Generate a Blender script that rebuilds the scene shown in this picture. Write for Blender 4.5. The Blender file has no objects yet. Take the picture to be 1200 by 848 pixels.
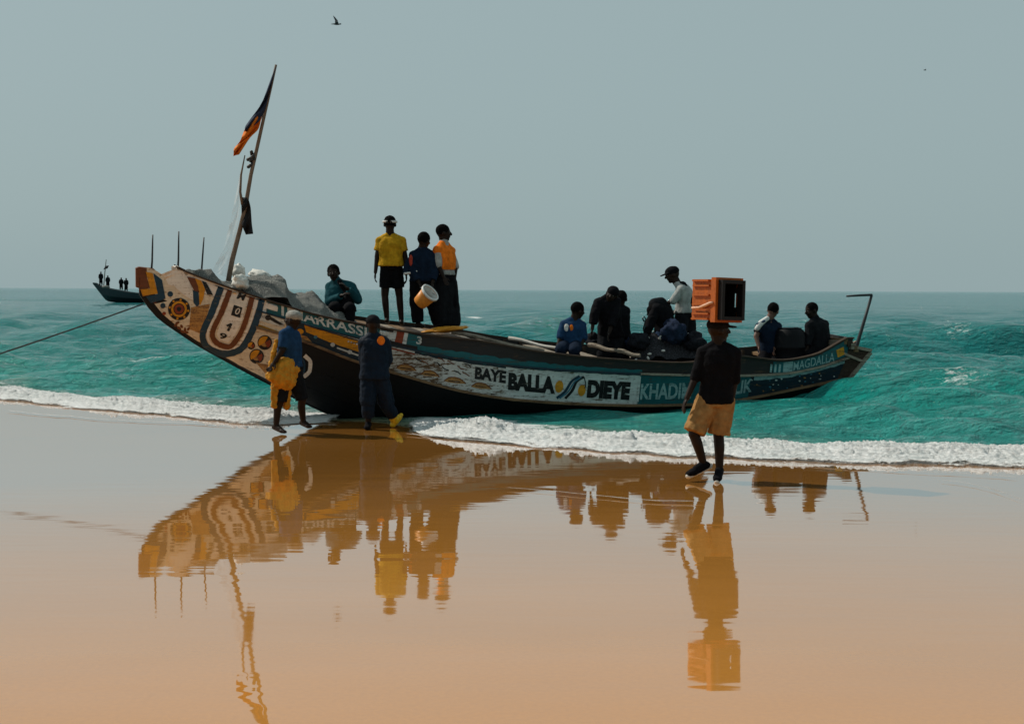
import bpy, bmesh, math, random
import numpy as np
from mathutils import Vector, Matrix, noise as mnoise
from mathutils.bvhtree import BVHTree

random.seed(7)
rng = np.random.default_rng(11)
scene = bpy.context.scene
COL = scene.collection
rad = math.radians

# ------------------------------------------------------------------ camera
CAM_H = 2.05
FPX = 1680.0                      # focal length in photograph pixels (1200 wide)
PITCH = math.atan(84.5 / FPX)
ROLL = math.atan(5.0 / 1200.0)
cam_data = bpy.data.cameras.new('camera')
cam_data.sensor_fit = 'HORIZONTAL'
cam_data.sensor_width = 36.0
cam_data.lens = 36.0 * FPX / 1200.0
cam_data.clip_start = 0.1
cam_data.clip_end = 40000
cam = bpy.data.objects.new('camera', cam_data)
CAM_R = Matrix.Rotation(math.pi / 2 - PITCH, 3, 'X') @ Matrix.Rotation(ROLL, 3, 'Z')
cam.location = (0, 0, CAM_H)
cam.rotation_euler = CAM_R.to_euler()
COL.objects.link(cam)
scene.camera = cam
CAM_P = Vector((0, 0, CAM_H))

# ------------------------------------------------------------------ sky, sun, exposure
SUN_DIR = Vector((-2.0, 0.9, 2.2)).normalized()      # towards the sun
world = bpy.data.worlds.new('World')
scene.world = world
world.use_nodes = True
wn, wl = world.node_tree.nodes, world.node_tree.links
wn.clear()
sky = wn.new('ShaderNodeTexSky')
sky.sky_type = 'NISHITA'
sky.sun_disc = False
sky.sun_elevation = math.asin(SUN_DIR.z)
sky.sun_rotation = math.atan2(SUN_DIR.x, SUN_DIR.y)
sky.air_density = 1.0
sky.dust_density = 4.0
sky.ozone_density = 2.0
hsv = wn.new('ShaderNodeHueSaturation')
hsv.inputs['Saturation'].default_value = 0.55
wl.new(sky.outputs['Color'], hsv.inputs['Color'])
mixw = wn.new('ShaderNodeMix')
mixw.data_type = 'RGBA'
mixw.inputs['Factor'].default_value = 0.88        # even, milky haze over the whole sky
wl.new(hsv.outputs['Color'], mixw.inputs['A'])
SKY_S = 0.10
mixw.inputs['B'].default_value = (0.325 / SKY_S, 0.428 / SKY_S, 0.440 / SKY_S, 1)
bg = wn.new('ShaderNodeBackground')
bg.inputs['Strength'].default_value = SKY_S
wl.new(mixw.outputs['Result'], bg.inputs['Color'])
wo = wn.new('ShaderNodeOutputWorld')
wl.new(bg.outputs['Background'], wo.inputs['Surface'])

sun_d = bpy.data.lights.new('sun', 'SUN')
sun_d.energy = 3.6
sun_d.angle = rad(0.6)
sun_d.color = (1.0, 0.93, 0.82)
sun = bpy.data.objects.new('sun', sun_d)
sun.rotation_euler = (-SUN_DIR).to_track_quat('-Z', 'Y').to_euler()
sun.location = SUN_DIR * 60
COL.objects.link(sun)

vs = scene.view_settings
vs.view_transform = 'Standard'
vs.look = 'None'
vs.exposure = 0.0
vs.gamma = 1.0
vs.use_curve_mapping = False
scene.cycles.max_bounces = 6
scene.cycles.transparent_max_bounces = 12
scene.cycles.caustics_reflective = False
scene.cycles.caustics_refractive = False

# ------------------------------------------------------------------ helpers: projection
RT = CAM_R.transposed()

def unproj(px, py, Y):
    """point on the ray through a photograph pixel at world depth Y"""
    d = CAM_R @ Vector(((px - 600) / FPX, (424 - py) / FPX, -1.0))
    return CAM_P + d * (Y / d.y)

def ray(px, py):
    return (CAM_R @ Vector(((px - 600) / FPX, (424 - py) / FPX, -1.0))).normalized()

def proj(P):
    q = RT @ (Vector(P) - CAM_P)
    return 600 + FPX * q.x / -q.z, 424 - FPX * q.y / -q.z

def interp(pts):
    xs = [p[0] for p in pts]; ys = [p[1] for p in pts]
    # monotone cubic (PCHIP-like) for smooth hull lines
    n = len(xs)
    h = [xs[i+1]-xs[i] for i in range(n-1)]
    dl = [(ys[i+1]-ys[i])/h[i] for i in range(n-1)]
    m = [dl[0]] + [0 if dl[i-1]*dl[i] <= 0 else 2*dl[i-1]*dl[i]/(dl[i-1]+dl[i]) for i in range(1, n-1)] + [dl[-1]]
    def f(x):
        if x <= xs[0]: return ys[0] + m[0]*(x-xs[0])*0.0
        if x >= xs[-1]: return ys[-1]
        for i in range(n-1):
            if x <= xs[i+1]:
                t = (x-xs[i])/h[i]
                t2, t3 = t*t, t*t*t
                return (2*t3-3*t2+1)*ys[i] + (t3-2*t2+t)*h[i]*m[i] + (-2*t3+3*t2)*ys[i+1] + (t3-t2)*h[i]*m[i+1]
    return f

def sstep(a, b, x):
    t = np.clip((x-a)/(b-a), 0, 1)
    return t*t*(3-2*t)

# numpy gradient noise ------------------------------------------------------
_perm = rng.permutation(256)
_perm = np.concatenate([_perm, _perm, _perm])
_ang = rng.random(256) * 2 * math.pi
_gx, _gy = np.cos(_ang), np.sin(_ang)
def pn2(x, y):
    xi = np.floor(x).astype(int); yi = np.floor(y).astype(int)
    xf = x - xi; yf = y - yi
    xi &= 255; yi &= 255
    u = xf*xf*xf*(xf*(xf*6-15)+10); v = yf*yf*yf*(yf*(yf*6-15)+10)
    def g(ix, iy, fx, fy):
        h = _perm[_perm[ix & 255] + (iy & 255)]
        return _gx[h]*fx + _gy[h]*fy
    a = g(xi, yi, xf, yf); b = g(xi+1, yi, xf-1, yf)
    c = g(xi, yi+1, xf, yf-1); d = g(xi+1, yi+1, xf-1, yf-1)
    return (a+(b-a)*u) + ((c+(d-c)*u)-(a+(b-a)*u))*v
def fbm(x, y, oct=4, gain=0.5):
    s = 0; a = 1.0
    for o in range(oct):
        s = s + a*pn2(x*2**o + 17.3*o, y*2**o + 5.1*o); a *= gain
    return s

# ------------------------------------------------------------------ helpers: objects
def tag(o, label=None, cat=None, group=None, kind=None):
    if label: o['label'] = label
    if cat: o['category'] = cat
    if group: o['group'] = group
    if kind: o['kind'] = kind
    return o

def empty(name, loc, label, cat, group=None):
    o = bpy.data.objects.new(name, None)
    o.empty_display_size = 0.2
    o.location = loc
    COL.objects.link(o)
    return tag(o, label, cat, group)

def mesh_obj(name, verts, faces, mat, parent=None, smooth=False, origin=None):
    """verts in world space; object origin at parent's location or the given origin"""
    org = Vector(origin) if origin is not None else (parent.matrix_world_loc if False else Vector((0, 0, 0)))
    if parent is not None:
        org = world_loc(parent)
    me = bpy.data.meshes.new(name)
    me.from_pydata([tuple(Vector(v) - org) for v in verts], [], faces)
    me.update()
    if smooth:
        me.polygons.foreach_set('use_smooth', [True]*len(me.polygons))
    o = bpy.data.objects.new(name, me)
    if mat: me.materials.append(mat)
    COL.objects.link(o)
    if parent is not None:
        o.parent = parent
    else:
        o.location = org
    return o

def world_loc(o):
    p = Vector(o.location)
    while o.parent is not None:
        o = o.parent
        p += Vector(o.location)
    return p

class MB:
    """collects closed shapes in world space"""
    def __init__(self): self.v = []; self.f = []
    def add(self, v, f):
        n = len(self.v); self.v += [Vector(p) for p in v]; self.f += [tuple(i+n for i in q) for q in f]
    def capsule(self, p0, p1, r0, r1, n=12, caps=3, flat=False):
        p0 = Vector(p0); p1 = Vector(p1); d = p1-p0; L = d.length
        if L < 1e-6: d = Vector((0, 0, 1))
        d = d.normalized()
        a = d.orthogonal().normalized(); b = d.cross(a)
        rings = []
        for i in range(caps, 0, -1):
            t = i/caps*math.pi/2*0.97
            rings.append((p0 - d*r0*math.sin(t), r0*math.cos(t)))
        rings.append((p0, r0)); rings.append((p1, r1))
        for i in range(1, caps+1):
            if flat: break
            t = i/caps*math.pi/2*0.97
            rings.append((p1 + d*r1*math.sin(t), r1*math.cos(t)))
        self._rings(rings, a, b, n)
    def _rings(self, rings, a, b, n):
        v = []; f = []
        for c, r in rings:
            for k in range(n):
                t = 2*math.pi*k/n
                v.append(c + a*(r*math.cos(t)) + b*(r*math.sin(t)))
        m = len(rings)
        for i in range(m-1):
            for k in range(n):
                k2 = (k+1) % n
                f.append((i*n+k, i*n+k2, (i+1)*n+k2, (i+1)*n+k))
        f.append(tuple(reversed(range(n)))); f.append(tuple((m-1)*n+k for k in range(n)))
        self.add(v, f)
    def ell(self, c, ax, rx, ay, ry, az, rz, nu=14, nv=9):
        c = Vector(c); v = []; f = []
        for i in range(nv+1):
            t = math.pi*(i+0.02)/(nv+0.04)
            for k in range(nu):
                u = 2*math.pi*k/nu
                v.append(c + ax*(rx*math.sin(t)*math.cos(u)) + ay*(ry*math.sin(t)*math.sin(u)) + az*(rz*math.cos(t)))
        for i in range(nv):
            for k in range(nu):
                k2 = (k+1) % nu
                f.append((i*nu+k, (i+1)*nu+k, (i+1)*nu+k2, i*nu+k2))
        f.append(tuple(range(nu))); f.append(tuple(reversed([nv*nu+k for k in range(nu)])))
        self.add(v, f)
    def box(self, c, ax, hx, ay, hy, az, hz):
        c = Vector(c); v = []
        for sx in (-1, 1):
            for sy in (-1, 1):
                for sz in (-1, 1):
                    v.append(c + ax*(hx*sx) + ay*(hy*sy) + az*(hz*sz))
        f = [(0, 1, 3, 2), (4, 6, 7, 5), (0, 4, 5, 1), (2, 3, 7, 6), (0, 2, 6, 4), (1, 5, 7, 3)]
        self.add(v, f)
    def tube(self, pts, rs, n=8):
        pts = [Vector(p) for p in pts]
        if not hasattr(rs, '__len__'): rs = [rs]*len(pts)
        a = None; v = []; f = []
        for i, p in enumerate(pts):
            d = (pts[min(i+1, len(pts)-1)] - pts[max(i-1, 0)]).normalized()
            if a is None: a = d.orthogonal().normalized()
            a = (a - d*a.dot(d)).normalized(); b = d.cross(a)
            for k in range(n):
                t = 2*math.pi*k/n
                v.append(p + a*(rs[i]*math.cos(t)) + b*(rs[i]*math.sin(t)))
        m = len(pts)
        for i in range(m-1):
            for k in range(n):
                k2 = (k+1) % n
                f.append((i*n+k, i*n+k2, (i+1)*n+k2, (i+1)*n+k))
        f.append(tuple(reversed(range(n)))); f.append(tuple((m-1)*n+k for k in range(n)))
        self.add(v, f)
    def hoop(self, base, axis, prof, n=28):
        """closed ring: the profile is a loop, nothing is capped"""
        axis = Vector(axis).normalized(); a = axis.orthogonal().normalized(); b = axis.cross(a); v = []; f = []; m = len(prof)
        for r, h in prof:
            for k in range(n):
                t = 2*math.pi*k/n; v.append(Vector(base)+axis*h+a*(r*math.cos(t))+b*(r*math.sin(t)))
        for i in range(m):
            for k in range(n):
                k2 = (k+1) % n; i2 = (i+1) % m; f.append((i*n+k, i*n+k2, i2*n+k2, i2*n+k))
        self.add(v, f)
    def loft(self, rings, n=24):
        """rings: (centre, axis a, ra, axis b, rb), closed with flat ends"""
        v = []; f = []; m = len(rings)
        for c, a, ra, b, rb in rings:
            for k in range(n):
                t = 2*math.pi*k/n
                ca, sa = math.cos(t), math.sin(t)
                e = 0.82
                v.append(c + a*(ra*math.copysign(abs(ca)**e, ca)) + b*(rb*math.copysign(abs(sa)**e, sa)))
        for i in range(m-1):
            for k in range(n):
                k2 = (k+1) % n; f.append((i*n+k, i*n+k2, (i+1)*n+k2, (i+1)*n+k))
        f.append(tuple(reversed(range(n)))); f.append(tuple((m-1)*n+k for k in range(n)))
        self.add(v, f)
    def lathe(self, base, axis, prof, n=24, closed=True):
        axis = Vector(axis).normalized(); a = axis.orthogonal().normalized(); b = axis.cross(a)
        rings = [(Vector(base)+axis*h, r) for r, h in prof]
        self._rings(rings, a, b, n)
    def build(self, name, mat, parent=None, smooth=False, origin=None):
        return mesh_obj(name, self.v, self.f, mat, parent, smooth, origin)

X3, Y3, Z3 = Vector((1, 0, 0)), Vector((0, 1, 0)), Vector((0, 0, 1))

# remesh queue: overlapping closed shapes become one continuous skin
QUEUE = []
_wr_tex = {}
def wrinkle_tex(size):
    if size not in _wr_tex:
        t = bpy.data.textures.new('cloth_noise', 'CLOUDS')
        t.noise_scale = size; t.noise_depth = 2
        _wr_tex[size] = t
    return _wr_tex[size]
def skinned(mb, name, mat, parent, voxel=0.012, smooth=4, wrinkle=0.0, wsize=0.09):
    o = mb.build(name, mat, parent)
    m = o.modifiers.new('r', 'REMESH'); m.mode = 'VOXEL'; m.voxel_size = voxel; m.use_smooth_shade = True
    s = o.modifiers.new('s', 'SMOOTH'); s.factor = 0.5; s.iterations = smooth
    if wrinkle:
        d = o.modifiers.new('d', 'DISPLACE'); d.texture = wrinkle_tex(wsize); d.strength = wrinkle; d.mid_level = 0.5
        d.texture_coords = 'LOCAL'
    QUEUE.append(o)
    return o
def flush_queue():
    bpy.context.view_layer.update()
    dg = bpy.context.evaluated_depsgraph_get()
    made = [bpy.data.meshes.new_from_object(o.evaluated_get(dg)) for o in QUEUE]
    for o, me in zip(QUEUE, made):
        mats = list(o.data.materials)
        old = o.data
        o.modifiers.clear(); o.data = me
        me.materials.clear()
        for m in mats: me.materials.append(m)
        me.polygons.foreach_set('use_smooth', [True]*len(me.polygons))
        bpy.data.meshes.remove(old)
    QUEUE.clear()

# ------------------------------------------------------------------ materials
MATS = {}
def nodes(name):
    m = bpy.data.materials.new(name); m.use_nodes = True
    nt = m.node_tree; nt.nodes.clear()
    out = nt.nodes.new('ShaderNodeOutputMaterial')
    b = nt.nodes.new('ShaderNodeBsdfPrincipled')
    nt.links.new(b.outputs[0], out.inputs['Surface'])
    return m, nt, b, out

def mixc(nt, fac, a, b):
    n = nt.nodes.new('ShaderNodeMix'); n.data_type = 'RGBA'
    for sock, val in (('Factor', fac), ('A', a), ('B', b)):
        if isinstance(val, (int, float)): n.inputs[sock].default_value = val
        elif isinstance(val, tuple): n.inputs[sock].default_value = (*val[:3], 1)
        else: nt.links.new(val, n.inputs[sock])
    return n.outputs['Result']
def nz(nt, scale, detail=4, vec=None, rough=0.55, dist=0.0):
    n = nt.nodes.new('ShaderNodeTexNoise'); n.inputs['Scale'].default_value = scale
    n.inputs['Detail'].default_value = detail; n.inputs['Roughness'].default_value = rough
    n.inputs['Distortion'].default_value = dist
    if vec is not None: nt.links.new(vec, n.inputs['Vector'])
    return n.outputs['Fac']
def mapr(nt, v, a, b, c=0.0, d=1.0):
    n = nt.nodes.new('ShaderNodeMapRange'); n.inputs[1].default_value = a; n.inputs[2].default_value = b
    n.inputs[3].default_value = c; n.inputs[4].default_value = d
    nt.links.new(v, n.inputs[0]); return n.outputs[0]
def coords(nt, scale=(1, 1, 1), rot=(0, 0, 0), kind='Object'):
    t = nt.nodes.new('ShaderNodeTexCoord'); m = nt.nodes.new('ShaderNodeMapping')
    m.inputs['Scale'].default_value = scale; m.inputs['Rotation'].default_value = rot
    nt.links.new(t.outputs[kind], m.inputs['Vector']); return m.outputs['Vector']
def bump(nt, h, strength, dist, bsdf):
    n = nt.nodes.new('ShaderNodeBump'); n.inputs['Strength'].default_value = strength; n.inputs['Distance'].default_value = dist
    nt.links.new(h, n.inputs['Height']); nt.links.new(n.outputs[0], bsdf.inputs['Normal'])
def math_n(nt, op, a, b=None, c=None):
    n = nt.nodes.new('ShaderNodeMath'); n.operation = op
    for i, v in enumerate((a, b, c)):
        if v is None: continue
        if isinstance(v, (int, float)): n.inputs[i].default_value = v
        else: nt.links.new(v, n.inputs[i])
    return n.outputs[0]

def plain(name, col, rough=0.7, var=0.25, scale=8.0, bstr=0.15, bscale=60.0, bdist=0.004, spec=0.3):
    if name in MATS: return MATS[name]
    m, nt, b, out = nodes(name)
    f = nz(nt, scale, 4)
    dark = tuple(c*(1-var) for c in col); light = tuple(min(1, c*(1+var)) for c in col)
    nt.links.new(mixc(nt, mapr(nt, f, .3, .7), dark, light), b.inputs['Base Color'])
    b.inputs['Roughness'].default_value = rough
    b.inputs['Specular IOR Level'].default_value = spec
    if bstr: bump(nt, nz(nt, bscale, 3), bstr, bdist, b)
    MATS[name] = m
    return m

# boat axis direction in plan is rotated about 17 degrees: grain follows it
def paint(name, col, under=(0.10, 0.065, 0.035), wear=0.5, rough=0.55, dirt=0.35):
    """weathered brushed paint over wood: chips show the wood, streaks of grime"""
    if name in MATS: return MATS[name]
    m, nt, b, out = nodes(name)
    v = coords(nt, (1.2, 1.2, 9.0), (0, 0, rad(-17)))
    v2 = coords(nt, (7.0, 7.0, 1.3), (0, 0, rad(-17)))
    chips = math_n(nt, 'ADD', math_n(nt, 'MULTIPLY', nz(nt, 3.4, 8, v, 0.72), 0.62), math_n(nt, 'MULTIPLY', nz(nt, 16.0, 6, None, 0.7), 0.38))
    mask = mapr(nt, chips, 0.56 + 0.10*(1-wear*2), 0.60 + 0.10*(1-wear*2))
    tone = nz(nt, 2.3, 5, v)
    c1 = mixc(nt, mapr(nt, tone, .3, .75), tuple(c*(1-dirt) for c in col), col)
    streak = mapr(nt, nz(nt, 3.0, 5, v2, 0.6), .52, .75, 0, dirt)
    c2 = mixc(nt, streak, c1, tuple(c*0.35 for c in under))
    nt.links.new(mixc(nt, mask, c2, under), b.inputs['Base Color'])
    b.inputs['Roughness'].default_value = rough
    b.inputs['Specular IOR Level'].default_value = 0.2
    hgt = math_n(nt, 'SUBTRACT', math_n(nt, 'MULTIPLY', nz(nt, 30, 4, v), 0.5), mask)
    bump(nt, hgt, 0.35, 0.006, b)
    MATS[name] = m
    return m

# ================================================================== SETTING: shore, sand, sea, foam
_SX = [-60, -30, -14, -9.6, -6.5, -3.9, -2.9, -2.2, -1.6, -1.05, 0.6, 2.75, 6.0, 10.0, 20.0, 60.0]
_SY = [62, 44, 31.2, 27.0, 24.3, 22.3, 22.2, 22.1, 21.4, 20.3, 19.2, 18.0, 17.1, 16.6, 16.2, 16.0]
_shore_f = interp(list(zip(_SX, _SY)))
_tabx = np.linspace(-60, 60, 2401)
_taby = np.array([_shore_f(x) for x in _tabx])
_k = np.hanning(13); _k /= _k.sum()
_taby = np.convolve(np.pad(_taby, 6, mode='edge'), _k, mode='valid')
def shore(x): return np.interp(x, _tabx, _taby) + 0.10*pn2(np.asarray(x)*0.55, np.asarray(x)*0+3.3)

def sand_z(x, y):
    d = y - shore(x)
    z = np.where(d > 0, -0.055*d, 0.0)
    z = np.maximum(z, -4.0)
    return z + 0.006*pn2(x*0.25, y*0.35)*np.clip(1-d, 0, 1)

def grid_obj(name, XX, YY, ZZ, mat, keep=None, attrs=None, smooth=True):
    r, c = XX.shape
    co = np.stack([XX, YY, ZZ], -1).reshape(-1, 3).astype(np.float32)
    idx = np.arange(r*c).reshape(r, c)
    q = np.stack([idx[:-1, :-1], idx[:-1, 1:], idx[1:, 1:], idx[1:, :-1]], -1).reshape(-1, 4)
    if keep is not None:
        k = keep.reshape(-1)
        q = q[k[q].any(1)]
    me = bpy.data.meshes.new(name)
    me.vertices.add(len(co)); me.vertices.foreach_set('co', co.ravel())
    me.loops.add(q.size); me.loops.foreach_set('vertex_index', q.ravel().astype(np.int32))
    me.polygons.add(len(q))
    me.polygons.foreach_set('loop_start', np.arange(0, q.size, 4, dtype=np.int32))
    me.polygons.foreach_set('loop_total', np.full(len(q), 4, dtype=np.int32))
    me.polygons.foreach_set('use_smooth', np.full(len(q), smooth))
    for k, a in (attrs or {}).items():
        at = me.attributes.new(k, 'FLOAT', 'POINT'); at.data.foreach_set('value', a.reshape(-1).astype(np.float32))
    me.update(calc_edges=True); me.validate()
    me.materials.append(mat)
    o = bpy.data.objects.new(name, me); COL.objects.link(o)
    return o

# ---- wet sand
m, nt, b, out = nodes('wet_sand')
v = coords(nt, (1, 1, 1))
patch = nz(nt, 0.35, 4, coords(nt, (0.5, 1.4, 1)))
grain = nz(nt, 240.0, 3, v)
speck = nz(nt, 30.0, 5, v, 0.7)
c = mixc(nt, mapr(nt, patch, .3, .7), (0.56, 0.225, 0.026), (0.65, 0.272, 0.046))
c = mixc(nt, mapr(nt, speck, .35, .7, 0, .22), c, (0.27, 0.105, 0.025))
c = mixc(nt, mapr(nt, grain, .3, .7, 0, .35), c, (0.52, 0.25, 0.09))
nt.links.new(c, b.inputs['Base Color'])
b.inputs['Specular IOR Level'].default_value = 0.0
rg = mapr(nt, nz(nt, 0.5, 5, coords(nt, (0.6, 1.6, 1))), .35, .7, 0.012, 0.05)
nt.links.new(rg, b.inputs['Roughness'])
# faint ripples left by the backwash: long across the view, short along it
rip = math_n(nt, 'ADD', math_n(nt, 'MULTIPLY', nz(nt, 1.0, 2, coords(nt, (0.7, 2.6, 1), (0, 0, rad(4))), 0.5), 1.0),
             math_n(nt, 'MULTIPLY', nz(nt, 1.0, 1, coords(nt, (2.2, 9, 1))), 0.10))
bump(nt, rip, 0.16, 0.012, b)
# film of water left by the backwash: a mirror at low angles, clear from above
b.inputs['Roughness'].default_value = 0.9
for l_ in list(nt.links):
    if l_.to_socket == b.inputs['Roughness']: nt.links.remove(l_)
gl = nt.nodes.new('ShaderNodeBsdfGlossy'); gl.inputs['Color'].default_value = (0.97, 0.98, 1.0, 1)
nt.links.new(rg, gl.inputs['Roughness'])
fr_ = nt.nodes.new('ShaderNodeFresnel'); fr_.inputs['IOR'].default_value = 1.45
nsock = b.inputs['Normal'].links[0].from_socket
nt.links.new(nsock, gl.inputs['Normal']); nt.links.new(nsock, fr_.inputs['Normal'])
mxs = nt.nodes.new('ShaderNodeMixShader')
nt.links.new(math_n(nt, 'MINIMUM', math_n(nt, 'MULTIPLY', fr_.outputs[0], 1.72), 0.84), mxs.inputs[0])
nt.links.new(b.outputs[0], mxs.inputs[1]); nt.links.new(gl.outputs[0], mxs.inputs[2]); nt.links.new(mxs.outputs[0], out.inputs['Surface'])
m_sand = m

ys = np.concatenate([np.linspace(-30, 4, 18), np.arange(4.5, 34, 0.16), np.geomspace(34.4, 400, 40)])
xs = np.concatenate([np.geomspace(-400, -16, 30), np.arange(-15.8, 15.8, 0.22), np.geomspace(16, 400, 30)])
XX, YY = np.meshgrid(xs, ys)
sand = grid_obj('beach_sand', XX, YY, sand_z(XX, YY), m_sand)
tag(sand, kind='structure')

# ---- sea
rows = [15.6]
while rows[-1] < 9000:
    y = rows[-1]
    rows.append(y + max(0.055, y*y/3444*0.50))
rows = np.array(rows)
U = np.linspace(-1, 1, 560)
YY = np.repeat(rows[:, None], len(U), 1)
XX = U[None, :]*(YY*0.47 + 5.0)
row_sp = np.gradient(rows)[:, None]
dd = YY - shore(XX)
Z = np.zeros_like(XX)
wr = np.random.default_rng(5)
for i in range(46):
    lam = 0.45*(26.0)**(i/45.0)
    ang = rad(-90 + 6) + wr.normal(0, 0.45)
    k = 2*math.pi/lam
    a = 0.0165*lam**0.80*(1.5 if lam < 2.5 else 1.0)
    ph = wr.random()*6.28
    w = k*(XX*math.cos(ang) + YY*math.sin(ang)) + ph + 1.6*pn2(XX*0.12+i*3.1, YY*0.10+i*1.7)
    s_ = 2*((np.sin(w)+1)/2)**1.5 - 0.85
    fade = np.clip((lam/row_sp - 2.0)/2.0, 0, 1)
    env = 0.55 + 0.9*pn2(XX*0.07+i*7.7, YY*0.05-i*2.3)
    Z += a*s_*fade*np.clip(env, 0.05, 1.4)
# far swell that keeps the horizon from being a ruled plane
for lam, a in ((28, .10), (60, .16), (130, .22)):
    Z += a*np.sin(2*math.pi/lam*(YY + 0.12*XX) + 3*pn2(XX/lam*.8, YY/lam*.8))*np.clip((lam/row_sp-2)/2, 0, 1)*sstep(30, 70, YY)
def ridge(yc, slope, x0, x1, amp, sf, sb, nseed, wx=2.0):
    c = yc + slope*XX + 0.7*pn2(XX*0.16+nseed, YY*0+nseed)
    d = YY - c
    e = np.where(d < 0, np.exp(-(d/sf)**2), np.exp(-(d/sb)**2))
    return amp*e*sstep(x0-wx, x0+wx, XX)*(1-sstep(x1-wx, x1+wx, XX))*(0.8+0.5*pn2(XX*0.3+nseed, YY*0.1))
RID = [ridge(23.6, 0.08, 5.6, 40, 0.58, 1.1, 2.6, 1.0, 1.5), ridge(42.0, 0.02, 9.5, 60, 0.66, 1.1, 5.0, 4.0, 3.0),
       ridge(31.5, -0.16, -30, -3.5, 0.46, 1.1, 2.8, 9.0), ridge(33.0, 0.04, -3, 8, 0.25, 1.5, 3.0, 12.0),
       ridge(56, -0.06, -40, 8, 0.40, 3, 6, 15.0, 5), ridge(75, 0.05, -60, 60, 0.45, 4, 8, 19.0, 5),
       ridge(29.5, 0.05, 8.0, 40, 0.40, 1.1, 2.5, 23.0, 1.5), ridge(35.5, 0.0, 10.0, 40, 0.40, 1.1, 2.5, 27.0, 2), ridge(20.4, -0.02, 8.2, 40, 0.24, .8, 1.4, 31.0, 1.0)]
calm = sstep(-0.2, 4.0, dd)
Z = Z*(0.10 + 0.90*calm)
for r_ in RID: Z += r_*sstep(0.5, 3.0, dd)
# small steep chop close in
Z += 0.030*fbm(XX*1.1, YY*2.2, 4, 0.6)*np.clip(0.35/row_sp - 0.5, 0, 1)*sstep(0.0, 1.2, dd)
Z += 0.012 + 0.05*sstep(0, 2.0, dd)
# sheltered trough along the near side of the grounded hull
shadow_h = np.exp(-((XX-0.9)/3.4)**4)*np.exp(-((YY-21.8)/1.7)**2)
Z *= (1-0.75*shadow_h)
Z = np.where(dd < 0.45, np.minimum(Z, -0.03 + 0.13*dd), Z)
# foam amount: white water, plus sparkles painted on the left crest, given as (px, py, half width m, half depth m, strength)
FOAM_GLINT = np.zeros_like(XX)
caps = [(1130, 464, .42, .28, 1.2), (1165, 461, .25, .2, .7), (585, 384.5, 1.7, .9, 1.7), (548, 381, .8, .8, 1.5), (180, 428, .5, .35, 1.15), (205, 425, .4, .3, 1.15),
        (960, 452, .7, .22, .9), (905, 470, .5, .25, .55), (105, 430, .3, .2, .7), (1060, 461, .35, .2, .75), (650, 441, 3.0, .3, .8),
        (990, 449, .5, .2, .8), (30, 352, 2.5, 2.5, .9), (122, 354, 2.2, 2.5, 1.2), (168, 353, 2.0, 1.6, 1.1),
        (255, 452, .5, .2, .7), (20, 436, .4, .2, .6), (560, 492, .9, .9, .75), (520, 488, .5, .5, .5)]
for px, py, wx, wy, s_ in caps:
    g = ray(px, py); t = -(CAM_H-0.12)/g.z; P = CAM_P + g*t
    FOAM_GLINT += s_*np.exp(-((XX-P.x)/wx)**2 - ((YY-P.y)/wy)**2)
for r_, a0 in ((RID[0], .36), (RID[1], .5), (RID[2], .30), (RID[6], .28)):
    crest = r_/a0
    FOAM_GLINT += 0.34*sstep(0.8, 1.15, crest)*np.clip(0.5+1.6*pn2(XX*0.9, YY*0.6), 0, 1)
FOAM_GLINT += 0.50*np.exp(-((dd-1.4)/0.8)**2)*sstep(-0.2, .3, dd)
FOAM_GLINT += 0.24*sstep(0.18, 0.42, Z)*(YY < 60)*np.clip(0.3+2.0*pn2(XX*0.35+4, YY*0.3), 0, 1)  # wave glints painted as white flecks on the crests
print('sea grid', XX.shape)

m, nt, b, out = nodes('sea_water')
at = nt.nodes.new('ShaderNodeAttribute'); at.attribute_name = 'depth'
af = nt.nodes.new('ShaderNodeAttribute'); af.attribute_name = 'foam'  # foam amount, with the painted glints added in
v = coords(nt, (1, 1, 1))
big = nz(nt, 0.06, 4, coords(nt, (1, 2.4, 1)))
mid = nz(nt, 0.5, 5, coords(nt, (1, 2.6, 1)), 0.65)
ramp = nt.nodes.new('ShaderNodeValToRGB')
cr = ramp.color_ramp
cr.elements[0].position = 0.0; cr.elements[0].color = (0.27, 0.24, 0.12, 1)
cr.elements[1].position = 1.0; cr.elements[1].color = (0.006, 0.150, 0.165, 1)
for p, c_ in ((0.04, (0.16, 0.25, 0.17)), (0.10, (0.045, 0.33, 0.285)), (0.22, (0.004, 0.255, 0.215)), (0.45, (0.003, 0.205, 0.190)), (0.7, (0.004, 0.175, 0.178))):
    e = cr.elements.new(p); e.color = (*c_, 1)
dn = math_n(nt, 'ADD', at.outputs['Fac'], math_n(nt, 'MULTIPLY', math_n(nt, 'SUBTRACT', mid, 0.5), 0.10))
nt.links.new(dn, ramp.inputs[0])
c = mixc(nt, mapr(nt, big, .35, .65, 0, .35), ramp.outputs[0], (0.004, 0.145, 0.145))
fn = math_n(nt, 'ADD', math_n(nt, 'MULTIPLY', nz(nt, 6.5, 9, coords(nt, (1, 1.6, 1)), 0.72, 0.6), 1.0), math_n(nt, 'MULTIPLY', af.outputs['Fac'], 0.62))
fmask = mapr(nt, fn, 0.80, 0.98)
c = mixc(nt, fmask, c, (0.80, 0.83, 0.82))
nt.links.new(c, b.inputs['Base Color'])
nt.links.new(mapr(nt, fmask, 0, 1, 0.06, 0.8), b.inputs['Roughness'])
b.inputs['IOR'].default_value = 1.33
b.inputs['Specular IOR Level'].default_value = 0.5
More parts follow.
